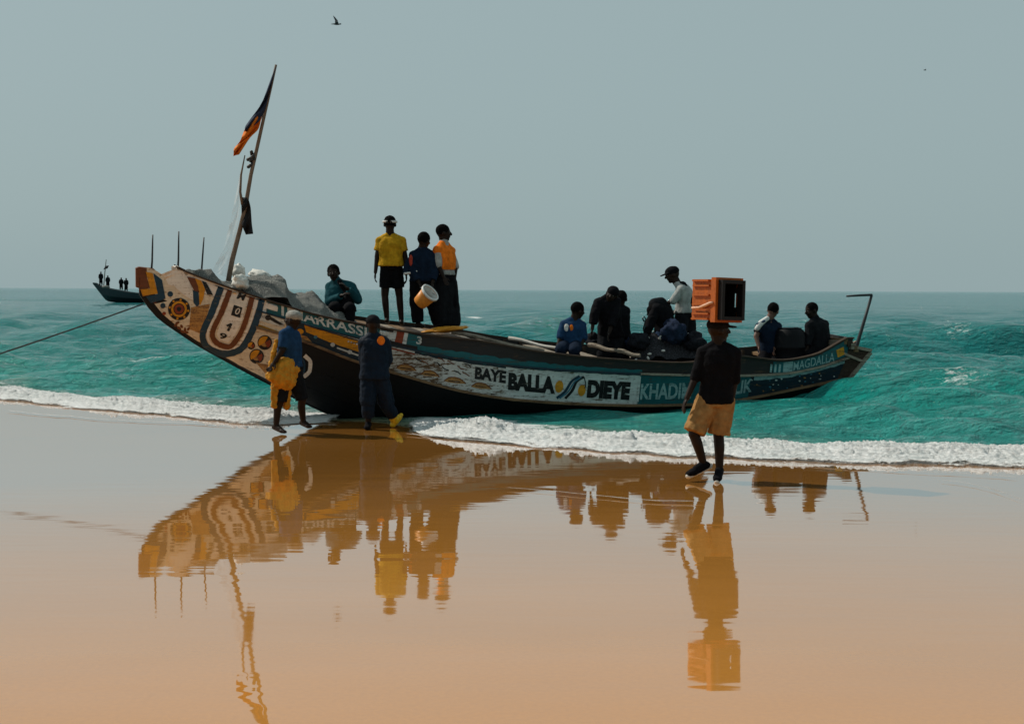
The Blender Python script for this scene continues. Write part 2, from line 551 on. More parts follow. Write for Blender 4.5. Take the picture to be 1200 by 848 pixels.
hh = math_n(nt, 'ADD', math_n(nt, 'MULTIPLY', nz(nt, 2.2, 6, coords(nt, (1, 2.2, 1), (0, 0, rad(8))), 0.62, 0.4), 1.0),
            math_n(nt, 'MULTIPLY', nz(nt, 0.35, 6, coords(nt, (1, 2.4, 1)), 0.6), 2.2))
bump(nt, hh, 1.0, 0.33, b)
m_sea = m
depth = np.clip(np.maximum(dd, 0)/(np.maximum(dd, 0)+22.0), 0, 1)
sea = grid_obj('sea', XX, YY, Z, m_sea, keep=(dd > -0.9), attrs={'depth': depth, 'foam': FOAM_GLINT})
tag(sea, kind='structure')

# ---- the breaking line of white water
m, nt, b, out = nodes('foam')
ae = nt.nodes.new('ShaderNodeAttribute'); ae.attribute_name = 'edge'
fz = nz(nt, 9.0, 8, None, 0.75, 0.4)
c = mixc(nt, mapr(nt, nz(nt, 15.0, 6, None, .75), .36, .54), (0.62, 0.67, 0.66), (0.96, 0.96, 0.95))
nt.links.new(c, b.inputs['Base Color'])
b.inputs['Roughness'].default_value = 0.65
b.inputs['Subsurface Weight'].default_value = 0.0
bump(nt, math_n(nt, 'ADD', nz(nt, 45.0, 6, None, .7), nz(nt, 14.0, 4, None, .7)), 0.9, 0.05, b)
tr = nt.nodes.new('ShaderNodeBsdfTransparent'); mx = nt.nodes.new('ShaderNodeMixShader')
al = mapr(nt, math_n(nt, 'ADD', fz, ae.outputs['Fac']), 0.92, 1.02)
tl = nt.nodes.new('ShaderNodeBsdfTranslucent'); tl.inputs['Color'].default_value = (0.85, 0.88, 0.87, 1)
m2 = nt.nodes.new('ShaderNodeMixShader'); m2.inputs[0].default_value = 0.12       # bubbles let light through
nt.links.new(b.outputs[0], m2.inputs[1]); nt.links.new(tl.outputs[0], m2.inputs[2])
nt.links.new(al, mx.inputs[0]); nt.links.new(tr.outputs[0], mx.inputs[1]); nt.links.new(m2.outputs[0], mx.inputs[2])
nt.links.new(mx.outputs[0], out.inputs['Surface'])
m_foam = m

def foam_strip(name, x0, x1, label, amp_f, step=0.020, c0=-1.0, c1=2.0, nc=100, seed=0.0):
    xs = np.arange(x0, x1, step)
    cs = np.linspace(c0, c1, nc)
    XX, CC = np.meshgrid(xs, cs)
    wob = 0.40*pn2(XX*0.45+seed, XX*0+seed) + 0.20*pn2(XX*1.7+seed, XX*0+2+seed) + 0.05*pn2(XX*5.0, XX*0+seed)
    YY = shore(XX) + CC + wob
    A = np.array([amp_f(x) for x in xs])[None, :]
    A = A*np.clip(0.85 + 1.0*pn2(XX*0.42+seed, XX*0+7) + 0.55*pn2(XX*1.4+seed, XX*0+4), .28, 1.9)
    prof = np.where(CC < 0.25, np.exp(-((CC-0.25)/0.58)**2), np.where(CC < 0.7, 1.0, np.exp(-((CC-0.7)/0.55)**2)))
    bil = 1-2*np.abs(fbm(XX*4.5+seed, CC*5.5+XX*.3, 3, 0.6))
    bil2 = 1-2.2*np.abs(fbm(XX*9.5+seed, CC*9, 3, 0.6))
    grain_ = fbm(XX*30, CC*34+seed, 2, .6)
    body = np.clip(prof, 0, 1)
    Zf = 0.010 + A*body**1.6*(0.62 + 0.34*bil) + np.sqrt(body)*np.clip(A/0.1, 0, 1)*(0.038*bil2 + 0.022*grain_)
    crest = np.exp(-((CC-0.10)/0.16)**2)
    Zf += A*crest*0.6*np.clip(fbm(XX*7.5+3, XX*0+CC*5, 4, .75), 0, 1)
    edge = np.clip(1.35*body**0.36 - 0.24, 0, 2) + 0.40*fbm(XX*1.8+seed, CC*3.0, 4)*np.clip(1.6-body, 0, 1)
    edge *= np.clip(A/0.05, 0, 1)
    xf = np.clip((XX-x0)/0.5, 0, 1)*np.clip((x1-XX)/0.5, 0, 1)
    edge = edge*xf
    Zf = np.maximum(Zf, 0.010)
    YY = YY - 0.06*body*A/0.15 + 0.03*bil2*body
    o = grid_obj(name, XX, YY, Zf, m_foam, attrs={'edge': edge})
    tag(o, label, 'foam', kind='stuff')
    return o
foam_strip('surf_foam', -17, -2.55, 'white surf breaking on the sand beyond the painted bow', lambda x: 0.115*float(1-0.45*sstep(-4.0, -2.6, np.float64(x))), seed=2.0, c0=-1.0, c1=2.0)
foam_strip('surf_foam', -1.75, 11.0, 'white surf breaking along the lettered side of the boat', lambda x: 0.125*float((0.25+0.75*sstep(-1.75, -0.8, np.float64(x)))*(1+0.25*math.exp(-((x-0.6)/2.0)**4)+0.35*math.exp(-((x+0.35)/0.35)**2))), seed=11.0)

# thin swash lines on the wet sand
def swash(pts, w, amp, label, seed):
    P = []
    for px, py in pts:
        g = ray(px, py); P.append(CAM_P + g*(-(CAM_H-0.006)/g.z))
    L = [0.0]
    for a, b_ in zip(P, P[1:]): L.append(L[-1] + (b_-a).length)
    fx = interp([(l, p.x) for l, p in zip(L, P)]); fy = interp([(l, p.y) for l, p in zip(L, P)])
    n = int(L[-1]/0.03); t = np.linspace(0, L[-1], n)
    x = np.array([fx(q) for q in t]); y = np.array([fy(q) for q in t])
    c_ = np.linspace(-1, 1, 9)
    y = y + amp*pn2(t*1.3+seed, t*0) + amp*.5*pn2(t*4+seed, t*0)
    wv = w*(0.6+1.2*np.abs(pn2(t*2.2+seed, t*0+5)))
    XX = x[None, :] + 0*c_[:, None]; YY = y[None, :] + wv[None, :]*c_[:, None]
    ZZ = 0.012 + 0.012*(1-c_[:, None]**2) + 0*XX
    ed = (0.62*(1-np.abs(c_[:, None])) + 0.28*pn2(t*3+seed, t*0+9)[None, :] + 0.12)*np.minimum(1, np.minimum(t, L[-1]-t)/0.4)[None, :]
    o = grid_obj('swash_foam', XX, YY, ZZ, m_foam, attrs={'edge': ed})
    tag(o, label, 'foam', kind='stuff')
swash([(1075, 561), (1125, 566), (1165, 575), (1200, 588), (1240, 606)], 0.05, 0.05, 'thin curved line of foam left on the golden sand', 1.0)
swash([(0, 481), (60, 487), (140, 493), (230, 497), (300, 500)], 0.09, 0.12, 'thin broken foam line on grey wet sand below the surf', 4.0)
swash([(462, 508), (520, 513), (580, 518), (640, 521)], 0.10, 0.05, 'pale sheet of foam on the sand by the yellow boot', 8.0)
swash([(570, 571), (640, 576), (700, 582), (780, 588), (860, 589)], 0.030, 0.03, 'faint backwash line crossing the reflections of the crew', 13.0)
swash([(860, 540), (950, 545), (1050, 552), (1130, 556), (1220, 562)], 0.05, 0.10, 'broken foam line on the sand behind the crate carrier', 15.0)

# ================================================================== THE BIG PIROGUE
Pb = unproj(163, 337, 21.9); Pe = unproj(979, 341, 25.5)
P0 = Vector((Pb.x, Pb.y, 0)); P1 = Vector((Pe.x, Pe.y, 0))
TAN = (P1-P0).normalized()
NRM = Vector((TAN.y, -TAN.x, 0))           # towards the near side
LEN = (P1-P0).length
bG = interp([(0, .10), (.03, .15), (.06, .24), (.1, .40), (.2, .80), (.35, 1.14), (.5, 1.30), (.7, 1.26), (.85, 1.02), (1, .62)])
lines = {
 'G': interp([(150, 306), (200, 310), (215, 317), (260, 334), (330, 357), (380, 371), (430, 381), (493, 391), (560, 399), (640, 413), (720, 421), (800, 425), (862, 417), (915, 422), (953, 416), (981, 402), (992, 396), (1010, 396)]),
 'A': interp([(150, 316), (170, 313), (188, 320), (200, 331), (225, 340), (248, 347), (336, 374), (423, 397), (490, 411), (560, 424), (640, 432), (752, 438), (862, 440), (916, 438), (956, 431), (991, 420), (1015, 412)]),
 'B': interp([(150, 326), (170, 336), (190, 350), (240, 368), (303, 384), (348, 397), (422, 425), (470, 439), (512, 451), (555, 461), (612, 469), (700, 474), (750, 475), (830, 473), (880, 466), (930, 456), (1015, 438)]),
 'K': interp([(150, 330), (158, 336), (165, 345), (180, 366), (215, 392), (235, 405), (262, 420), (295, 438), (320, 451), (345, 465), (400, 489), (440, 498), (520, 503), (700, 503), (900, 490), (1015, 470)]),
}
fb = {'G': 1.0, 'A': .97, 'B': .86, 'K': .0}
HEEL = 0.062
def half(level, s):
    if level == 'K': return 0.06 + 0.04*min(1, s*5)
    return bG(s)*fb[level]
_cache = {}
def near_pt(level, s):
    key = (level, round(s, 5))
    if key in _cache: return _cache[key]
    P = P0 + TAN*(LEN*s) + NRM*half(level, s)
    z = 1.0
    for _ in range(6):
        px, py = proj((P.x, P.y, z))
        ty = lines[level](px)
        z += (py-ty)/FPX*P.y
    P.z = z
    _cache[key] = P
    return P
def side_pt(level, s, side):
    P = near_pt(level, s)
    if side > 0: return P
    c = P0 + TAN*(LEN*s)
    q = Vector((P.x, P.y, 0)) - c
    r = c - q; r.z = P.z + (HEEL*2*half(level, s) if level != 'K' else 0)
    return r
def prof(s, side, t):
    """t: 0 gunwale .. 1 rail A .. 2 rail B .. 3 keel"""
    G, A, B, K = (side_pt(l, s, side) for l in 'GABK')
    if t <= 1: return G.lerp(A, t)
    if t <= 2: return A.lerp(B, t-1)
    u = t-2
    out = NRM*side
    M = B.lerp(K, .55) + out*(0.16*bG(s)) + Vector((0, 0, -0.10*(B.z-K.z)))
    return B*(1-u)**2 + M*2*u*(1-u) + K*u*u
def strip(sa, sb, n): return [sa+(sb-sa)*i/(n-1) for i in range(n)]

boat = empty('fishing_pirogue', (P0+P1)/2, 'long painted wooden fishing pirogue grounded bow first on the beach', 'boat')
hull_black = paint('hull_black', (0.005, 0.006, 0.007), under=(0.014, 0.011, 0.009), wear=0.35, rough=0.6, dirt=.3)
hull_dark = paint('hull_dark', (0.022, 0.020, 0.020), under=(0.06, 0.035, 0.022), wear=0.5)
hull_navy = paint('hull_navy', (0.012, 0.030, 0.045), under=(0.07, 0.05, 0.03), wear=0.5)
p_teal = paint('paint_teal', (0.012, 0.115, 0.130), under=(0.05, 0.05, 0.04), wear=0.55)
p_white = paint('paint_white', (0.66, 0.69, 0.67), under=(0.11, 0.08, 0.055), wear=0.60, dirt=.35)
p_worn = paint('paint_worn_white', (0.58, 0.58, 0.54), under=(0.10, 0.058, 0.030), wear=0.85, dirt=.4)
p_cream = paint('paint_cream', (0.76, 0.65, 0.49), under=(0.24, 0.13, 0.055), wear=0.56, dirt=.3)
p_pale = paint('paint_pale', (0.80, 0.74, 0.66), under=(0.28, 0.19, 0.12), wear=0.52, dirt=.25)
p_tan = paint('paint_tan', (0.50, 0.26, 0.08), under=(0.20, 0.10, 0.04), wear=0.8)
p_yel = paint('paint_yellow', (0.68, 0.29, 0.018), under=(0.16, 0.08, 0.03), wear=0.55)
p_brown = paint('paint_brown', (0.17, 0.055, 0.022), under=(0.10, 0.05, 0.03), wear=0.5)
p_red = paint('paint_red', (0.27, 0.05, 0.022), under=(0.12, 0.06, 0.03), wear=0.5)
p_blue = paint('paint_blue', (0.014, 0.050, 0.085), under=(0.12, 0.10, 0.07), wear=0.45)
p_sky = paint('paint_light_blue', (0.05, 0.20, 0.29), under=(0.12, 0.10, 0.07), wear=0.45)
p_ink = paint('paint_ink', (0.008, 0.009, 0.010), under=(0.30, 0.28, 0.24), wear=0.42, dirt=.2)
wood = paint('raw_wood', (0.22, 0.135, 0.07), under=(0.09, 0.05, 0.028), wear=0.7, rough=.8)
wood_g = paint('grey_wood', (0.32, 0.27, 0.21), under=(0.10, 0.07, 0.05), wear=0.7, rough=.8)
wood_d = paint('dark_wood', (0.055, 0.036, 0.024), under=(0.025, 0.016, 0.012), wear=0.6, rough=.8)

def slab(name, t0, t1, sa, sb, side, mat, thick=0.035, proud=0.0, n=None):
    n = n or max(6, int(70*(sb-sa)))
    m_ = 5 if t1 > 2.01 else 3
    ss = strip(sa, sb, n); out = NRM*side
    V = []; F = []
    for s in ss:
        row = [prof(s, side, t0+(t1-t0)*j/(m_-1)) for j in range(m_)]
        V += [p+out*proud for p in row] + [p-out*thick*min(1, bG(s)/.35) for p in reversed(row)]
    w = 2*m_
    for i in range(n-1):
        for j in range(w):
            j2 = (j+1) % w
            a, b_, c_, d_ = i*w+j, i*w+j2, (i+1)*w+j2, (i+1)*w+j
            F.append((a, d_, c_, b_) if side > 0 else (a, b_, c_, d_))
    F.append(tuple(range(w))); F.append(tuple(reversed([(n-1)*w+j for j in range(w)])))
    return mesh_obj(name, V, F, mat, boat)

S_BUL = 0.045
for side in (1, -1):
    slab('plank', 0.0, 0.985, S_BUL, 1, side, hull_dark)
    slab('plank', 1.0, 1.49, 0, 1, side, hull_navy, proud=.003)
    slab('plank', 1.50, 1.99, 0, 1, side, hull_navy)
    for k, (a, b_) in enumerate(((2.0, 2.33), (2.335, 2.66), (2.665, 2.99))):
        slab('plank', a, b_, 0, 1, side, hull_black, proud=(.004, 0, .003)[k])

def rail(name, t, sa, sb, side, mat, w, h, inset=0.0, n=None):
    n = n or max(4, int(80*(sb-sa))); V = []; F = []
    out = NRM*side
    for s in strip(sa, sb, n):
        p = prof(s, side, t) + out*(0.012-inset)
        for du, dz in ((-.055, h/2), (w, h/2*.7), (w*1.05, 0), (w, -h/2*.7), (-.055, -h/2)):
            V.append(p + out*du + Vector((0, 0, dz)))
    for i in range(n-1):
        for j in range(5):
            j2 = (j+1) % 5
            a, b_, c_, d_ = i*5+j, i*5+j2, (i+1)*5+j2, (i+1)*5+j
            F.append((a, b_, c_, d_) if side < 0 else (a, d_, c_, b_))
    F.append((0, 1, 2, 3, 4)); F.append(tuple((n-1)*5+j for j in (4, 3, 2, 1, 0)))
    return mesh_obj(name, V, F, mat, boat)
def s_at(px, level='A', lo=0.0, hi=1.0):
    for _ in range(30):
        m_ = (lo+hi)/2
        if proj(near_pt(level, m_))[0] < px: lo = m_
        else: hi = m_
    return lo
for side in (1, -1):
    rail('gunwale_cap', 0.0, S_BUL, 1, side, wood_d, .03, .035, inset=-.004)
    rail('rub_rail', 2.0, s_at(300, 'B'), 1, side, wood, .035, .055)
rail('sheer_rail', 1.0, s_at(300), s_at(750), 1, hull_navy, .022, .035)
rail('sheer_rail', 1.0, s_at(750), 1, 1, p_sky if False else wood_g, .03, .05)
rail('sheer_rail', 1.0, s_at(300), 1, -1, hull_navy, .022, .035)

# stem / keel timber and the sawn bow head
mb = MB(); V = []; F = []
ss = strip(0.0, 0.42, 40)
for s in ss:
    K = side_pt('K', s, 1); c = P0+TAN*(LEN*s); c.z = K.z
    up = 0.10
    for du, dz in ((.075, up), (.055, -.03), (-.055, -.03), (-.075, up)):
        V.append(c + NRM*du + Vector((0, 0, dz)))
for i in range(len(ss)-1):
    for j in range(4):
        j2 = (j+1) % 4
        F.append((i*4+j, i*4+j2, (i+1)*4+j2, (i+1)*4+j))
F.append((3, 2, 1, 0)); F.append(tuple((len(ss)-1)*4+j for j in range(4)))
mesh_obj('stem', V, F, hull_black, boat)
# bow head: a heavy block whose sawn face looks forward
top_n, bot_n = prof(0.0, 1, 1.0), prof(0.0, 1, 3.0)
top_f, bot_f = prof(0.0, -1, 1.0), prof(0.0, -1, 3.0)
def loop_at(s, grow):
    a, b_, c_, d_ = prof(s, 1, 1.0), prof(s, 1, 2.4), prof(s, -1, 2.4), prof(s, -1, 1.0)
    cen = (a+b_+c_+d_)/4
    return [cen + (p-cen)*grow for p in (a, b_, c_, d_)]
L = [[p - TAN*0.05 + Vector((0, 0, 0.0)) for p in loop_at(0.0, .93)], loop_at(0.0, 1.06), loop_at(0.018, 1.05), loop_at(0.035, 0.9)]
V = [p for l in L for p in l]; F = [(3, 2, 1, 0)]
for i in range(3):
    for j in range(4):
        j2 = (j+1) % 4
        F.append((i*4+j, i*4+j2, (i+1)*4+j2, (i+1)*4+j))
F.append(tuple(12+j for j in range(4)))
bh = mesh_obj('bow_head', V, F, p_brown, boat)
# breakwater board closing the front of the bulwarks
a, b_ = prof(S_BUL, 1, 0), prof(S_BUL, -1, 0); c_, d_ = prof(S_BUL, 1, 1.1), prof(S_BUL, -1, 1.1)
mb = MB()
q = [a, b_, d_, c_]; off = TAN*0.04 + Vector((0, 0, 0.0))
mb.add([p-TAN*.02 for p in q] + [p+off for p in q], [(0, 1, 2, 3), (7, 6, 5, 4), (0, 4, 5, 1), (1, 5, 6, 2), (2, 6, 7, 3), (3, 7, 4, 0)])
mb.build('breakwater', p_pale, boat)
# transom and the raked stern bracket
ring = [prof(.995, 1, t) for t in (0, 1, 2, 2.4, 2.7, 2.95)] + [prof(.995, -1, t) for t in (2.95, 2.7, 2.4, 2, 1, 0)]
mb = MB(); k = len(ring)
mb.add([p+TAN*.0 for p in ring]+[p+TAN*.05 for p in ring], [tuple(range(k)), tuple(reversed(range(k, 2*k)))] + [(i, i+k, (i+1) % k+k, (i+1) % k) for i in range(k)])
mb.build('transom', hull_dark, boat)
q = [unproj(x, y, 24.85) for x, y in ((1021, 411), (1019, 419), (1004, 436), (992, 449), (978, 449), (978, 428), (986, 416), (1000, 408))]
mb = MB(); k = len(q)
mb.add([p for p in q]+[p-NRM*1.05 for p in q], [tuple(reversed(range(k))), tuple(range(k, 2*k))] + [(i, (i+1) % k, (i+1) % k+k, i+k) for i in range(k)])
mb.build('stern_bracket', wood_d, boat)
for (xa, ya, xb, yb, r) in ((1000, 406.5, 1021, 410.5, .028), (1020, 413, 992, 448, .030), (988, 414, 1012, 424, .022)):
    mb = MB(); a, b_ = unproj(xa, ya, 24.84), unproj(xb, yb, 24.84); d = (b_-a); L_ = d.length; d = d.normalized()
    mb.box((a+b_)/2, d, L_/2, NRM, .03, d.cross(NRM), r); mb.build('stern_trim', wood_g, boat)
for k in range(5):
    a = unproj(982+k*4.2, 402+k*1.6, 24.95); mb = MB(); mb.box(a-NRM*.35+Vector((0, 0, .02*((k*3) % 4))), TAN, .035, NRM, .5, Z3, .05); mb.build('stern_thwart', (wood_g, wood, wood_d)[k % 3], boat)
mb = MB()
mb = None


# ribs, decks, floor, thwarts: every board its own piece
def cross_board(name, s, w, zt, mat, thick=.035, level=0.0, trim=.05, dz=0.0):
    s2 = s + w/LEN
    A1, A2 = prof(s, 1, level), prof(s, -1, level); B1, B2 = prof(s2, 1, level), prof(s2, -1, level)
    if zt is not None:
        for p in (A1, A2, B1, B2): p = p
    q = []
    for p1, p2 in ((A1, A2), (B1, B2)):
        d = (p2-p1); ln = Vector((d.x, d.y, 0)).length; u = d/ln
        q.append((p1+u*trim, p2-u*trim))
    (a, b_), (d_, c_) = q
    pts = [Vector(p) for p in (a, b_, c_, d_)]
    for p in pts: p.z = (zt if zt is not None else p.z) + dz
    mb = MB(); dn = Vector((0, 0, -thick))
    mb.add(pts + [p+dn for p in pts], [(3, 2, 1, 0), (4, 5, 6, 7), (0, 1, 5, 4), (1, 2, 6, 5), (2, 3, 7, 6), (3, 0, 4, 7)])
    return mb.build(name, mat, boat)
s = 0.075; i = 0
while s < 0.435:
    cross_board('deck_plank', s, .19, None, (wood_g, wood, wood_d)[(i*7) % 3], dz=-.055+.004*((i*5) % 3)); s += .20/LEN; i += 1
s = 0.44
FLOOR_Z = 0.44
i = 0
while s < 0.955:
    cross_board('floor_board', s, .23, FLOOR_Z, (wood_d, wood_d, wood)[(i*5) % 3], level=1.55, trim=.04, dz=.004*((i*5) % 3)); s += .24/LEN; i += 1
for s in (.475, .545, .60, .675, .745, .815, .90):
    cross_board('thwart', s, .24, None, wood_g if s < .7 else wood, thick=.05, trim=.035, dz=-.07)
for side in (1, -1):
    for i in range(22):
        s = .445 + i*.0245
        mb = MB(); out = NRM*side; V = []
        for t in (0.12, .6, 1.0, 1.5, 1.9):
            p = prof(s, side, t) - out*.036
            V += [p - TAN*.025, p + TAN*.025, p + TAN*.025 - out*.05, p - TAN*.025 - out*.05]
        F = [(0, 1, 2, 3), (19, 18, 17, 16)]
        for a in range(4):
            for j in range(4):
                j2 = (j+1) % 4
                F.append((a*4+j, (a+1)*4+j, (a+1)*4+j2, a*4+j2))
        mb.add(V, F); mb.build('rib', wood_d, boat)

# ---- painted work on the near side: shapes are laid on the planking itself
nS = 260
tt = [i/10 for i in range(0, 31)]
VV = []; FF = []
for i in range(nS):
    s = i/(nS-1)
    for t in tt: VV.append(prof(s, 1, t))
w = len(tt)
for i in range(nS-1):
    for j in range(w-1):
        if tt[j] < 0.95 and i/(nS-1) < S_BUL: continue
        a = i*w+j
        FF.append((a, a+w, a+w+1, a+1))
NEAR = BVHTree.FromPolygons(VV, FF)
def cast(px, py, lift):
    d = ray(px, py)
    loc, nor, idx, dist = NEAR.ray_cast(CAM_P, d)
    if loc is None:
        loc, nor, idx, dist = NEAR.find_nearest(unproj(px, py, 22.3 + 3.0*max(0, (px-500)/500)))
    if nor.dot(d) > 0: nor = -nor
    return loc + nor*lift
def lay(bm, name, mat, layer):
    """bm in pixel space (x, -y) -> paint film on hull"""
    for it in range(5):
        lim = 5.0
        es = [e for e in bm.edges if e.calc_length() > lim]
        if not es: break
        bmesh.ops.subdivide_edges(bm, edges=es, cuts=1)
        bmesh.ops.triangulate(bm, faces=[f for f in bm.faces if len(f.verts) > 3])
    lift = 0.0075 + 0.0022*layer
    bm.verts.index_update(); bm.verts.ensure_lookup_table()
    V = [cast(v.co.x, -v.co.y, lift) for v in bm.verts]
    F = [tuple(v.index for v in f.verts) for f in bm.faces]
    bm.free()
    return mesh_obj(name, V, F, mat, boat, smooth=True)
def poly(pts, mat, layer=0, name='painted_panel'):
    bm = bmesh.new()
    # densify outline with a hand-painted wobble
    P = []
    for i, (x, y) in enumerate(pts):
        x2, y2 = pts[(i+1) % len(pts)]
        d = math.hypot(x2-x, y2-y); k = max(1, int(d/6))
        for j in range(k):
            P.append((x+(x2-x)*j/k + random.uniform(-.25, .25), y+(y2-y)*j/k + random.uniform(-.25, .25)))
    bm.faces.new([bm.verts.new((x, -y, 0)) for x, y in P])
    bmesh.ops.triangulate(bm, faces=bm.faces[:])
    return lay(bm, name, mat, layer)
def stroke(pts, wd, mat, layer=0, name='painted_stripe', smooth=True):
    if smooth:
        L = [0]
        for a, b_ in zip(pts, pts[1:]): L.append(L[-1]+math.hypot(b_[0]-a[0], b_[1]-a[1]))
        fx = interp(list(zip(L, [p[0] for p in pts]))); fy = interp(list(zip(L, [p[1] for p in pts])))
        n = max(4, int(L[-1]/3)); pts = [(fx(L[-1]*i/n), fy(L[-1]*i/n)) for i in range(n+1)]
    bm = bmesh.new(); l = []; r = []
    for i, (x, y) in enumerate(pts):
        a = pts[max(0, i-1)]; b_ = pts[min(len(pts)-1, i+1)]
        dx, dy = b_[0]-a[0], b_[1]-a[1]; q = math.hypot(dx, dy) or 1
        ww = wd/2*(1+random.uniform(-.08, .08))
        l.append(bm.verts.new((x-dy/q*ww, -(y+dx/q*ww), 0))); r.append(bm.verts.new((x+dy/q*ww, -(y-dx/q*ww), 0)))
    for i in range(len(l)-1): bm.faces.new((l[i], r[i], r[i+1], l[i+1]))
    return lay(bm, name, mat, layer)
def disc(cx, cy, rx, ry, mat, layer=0, name='painted_disc', r0=0.0, a0=0, a1=360, rot=0):
    bm = bmesh.new(); n = 26
    o = []; q = []
    cr, sr = math.cos(rad(rot)), math.sin(rad(rot))
    for i in range(n+1):
        t = rad(a0+(a1-a0)*i/n)
        X, Y = rx*math.cos(t), ry*math.sin(t)
        x, y = cx+X*cr-Y*sr, cy+X*sr+Y*cr
        o.append(bm.verts.new((x, -y, 0))); q.append(bm.verts.new((cx+(x-cx)*max(r0, .02), -(cy+(y-cy)*max(r0, .02)), 0)))
    for i in range(n): bm.faces.new((q[i], o[i], o[i+1], q[i+1]))
    bmesh.ops.recalc_face_normals(bm, faces=bm.faces[:])
    return lay(bm, name, mat, layer)
_txt = []
def lettering(body, b0, b1, cap, mat, layer=1, slant=0.0, bold=0.03, up=None, space=1.0):
    """body written along the baseline b0->b1 (pixels), cap height in pixels"""
    cu = bpy.data.curves.new('lettering', 'FONT'); cu.body = body; cu.offset = bold; cu.resolution_u = 3
    cu.space_character = space
    ob = bpy.data.objects.new('lettering_source', cu); COL.objects.link(ob)
    bpy.context.view_layer.update()
    oe = ob.evaluated_get(bpy.context.evaluated_depsgraph_get())
    me = oe.to_mesh()
    bm = bmesh.new(); bm.from_mesh(me)
    oe.to_mesh_clear()
    bpy.data.objects.remove(ob)
    x0 = min(v.co.x for v in bm.verts); x1 = max(v.co.x for v in bm.verts)
    y0 = min(v.co.y for v in bm.verts); y1 = max(v.co.y for v in bm.verts)
    dx, dy = b1[0]-b0[0], b1[1]-b0[1]
    if up is None: ux, uy = 0.0, -1.0
    else:
        q = math.hypot(*up); ux, uy = up[0]/q, up[1]/q
    for v in bm.verts:
        a = (v.co.x-x0)/(x1-x0); h = (v.co.y-y0)/(y1-y0)
        x = b0[0]+dx*a + ux*cap*h + slant*cap*h
        y = b0[1]+dy*a + uy*cap*h
        v.co = (x, -y, 0)
    bmesh.ops.remove_doubles(bm, verts=bm.verts[:], dist=.02)
    bmesh.ops.triangulate(bm, faces=bm.faces[:])
    return lay(bm, 'lettering', mat, layer)
def band(px0, px1, t0, t1, mat, layer=0, name='painted_panel', e=0.0):
    """panel between two hull lines, from photograph column px0 to px1"""
    lv = {0: 'G', 1: 'A', 2: 'B'}
    sa, sb = s_at(px0, 'A'), s_at(px1, 'A')
    n = max(3, int((sb-sa)*160)); m_ = 4; V = []; F = []
    for i in range(n+1):
        s = sa+(sb-sa)*i/n
        ja = random.uniform(-e, e); jb = random.uniform(-e, e)
        for j in range(m_+1):
            V.append(prof(s, 1, t0+ja+(t1-t0+jb-ja)*j/m_) + NRM*(0.0075+.0022*layer))
    for i in range(n):
        for j in range(m_):
            a = i*(m_+1)+j
            F.append((a, a+m_+1, a+m_+2, a+1)[::-1])
    return mesh_obj(name, V, F, mat, boat, smooth=True)

# ground colours of the bow
band(172, 352, 1.0, 2.0, p_cream, 0)
poly([(181, 356), (200, 352), (240, 367), (303, 384), (348, 396), (345, 440), (338, 458), (318, 446), (293, 434), (262, 417), (236, 402), (216, 389), (190, 367)], p_cream, 0)
band(201, 312, 0.06, .97, p_pale, 0)
# bow head colours
poly([(158, 329), (169, 316), (176, 337.5), (165, 339)], p_brown, 2)
poly([(171, 318), (179, 320), (185, 344), (168, 346.5), (165, 339), (176, 338)], p_yel, 3)
poly([(180, 320), (190, 328), (194, 350), (177, 355), (171, 347), (185, 344.6)], p_blue, 3)
# rosette and dots
disc(210, 362, 13, 13, p_ink, 2); disc(210, 362, 9.3, 9.3, p_yel, 3, r0=.72); disc(210, 362, 5.6, 5.6, p_red, 3); disc(210, 362, 2.6, 2.6, p_ink, 4)
for k in range(8):
    t = rad(45*k+10); disc(210+11*math.cos(t), 362+11*math.sin(t), 1.3, 1.3, p_yel, 4)
disc(199.6, 344.5, 3.3, 3.3, p_blue, 2); disc(191, 358, 3.1, 3.1, p_blue, 2); disc(192.5, 367, 2.2, 2, p_red, 2)
disc(203, 352, 1.2, 1.2, p_red, 2)
for k, (x, y) in enumerate([(206, 381), (210, 384), (213, 382), (217, 386), (221, 385), (208, 378), (219, 389), (214, 388)]):
    disc(x, y, 2.2+.6*(k % 2), 1.5, p_brown, 2, rot=30*k)
# cheek and diagonal stripes behind it
poly([(198.5, 316), (206.7, 310.5), (214.4, 317), (221, 328), (226.5, 342), (227, 352), (218, 347), (206.7, 338), (200, 326)], p_pale, 3)
poly([(219.4, 324), (229, 326), (235, 342), (229, 343)], p_brown, 3)
poly([(229, 326), (236, 328.5), (240.6, 339), (238.5, 350), (235, 357), (233, 356), (234, 342)], p_yel, 3)
poly([(226.5, 340), (233, 342), (234, 356), (231, 359.5), (227, 354.5)], p_blue, 4)
poly([(237, 329), (242, 331), (250, 346), (243, 345)], p_ink, 3)
poly([(224, 360), (246, 356), (238, 392), (222, 385)], p_tan, 2)
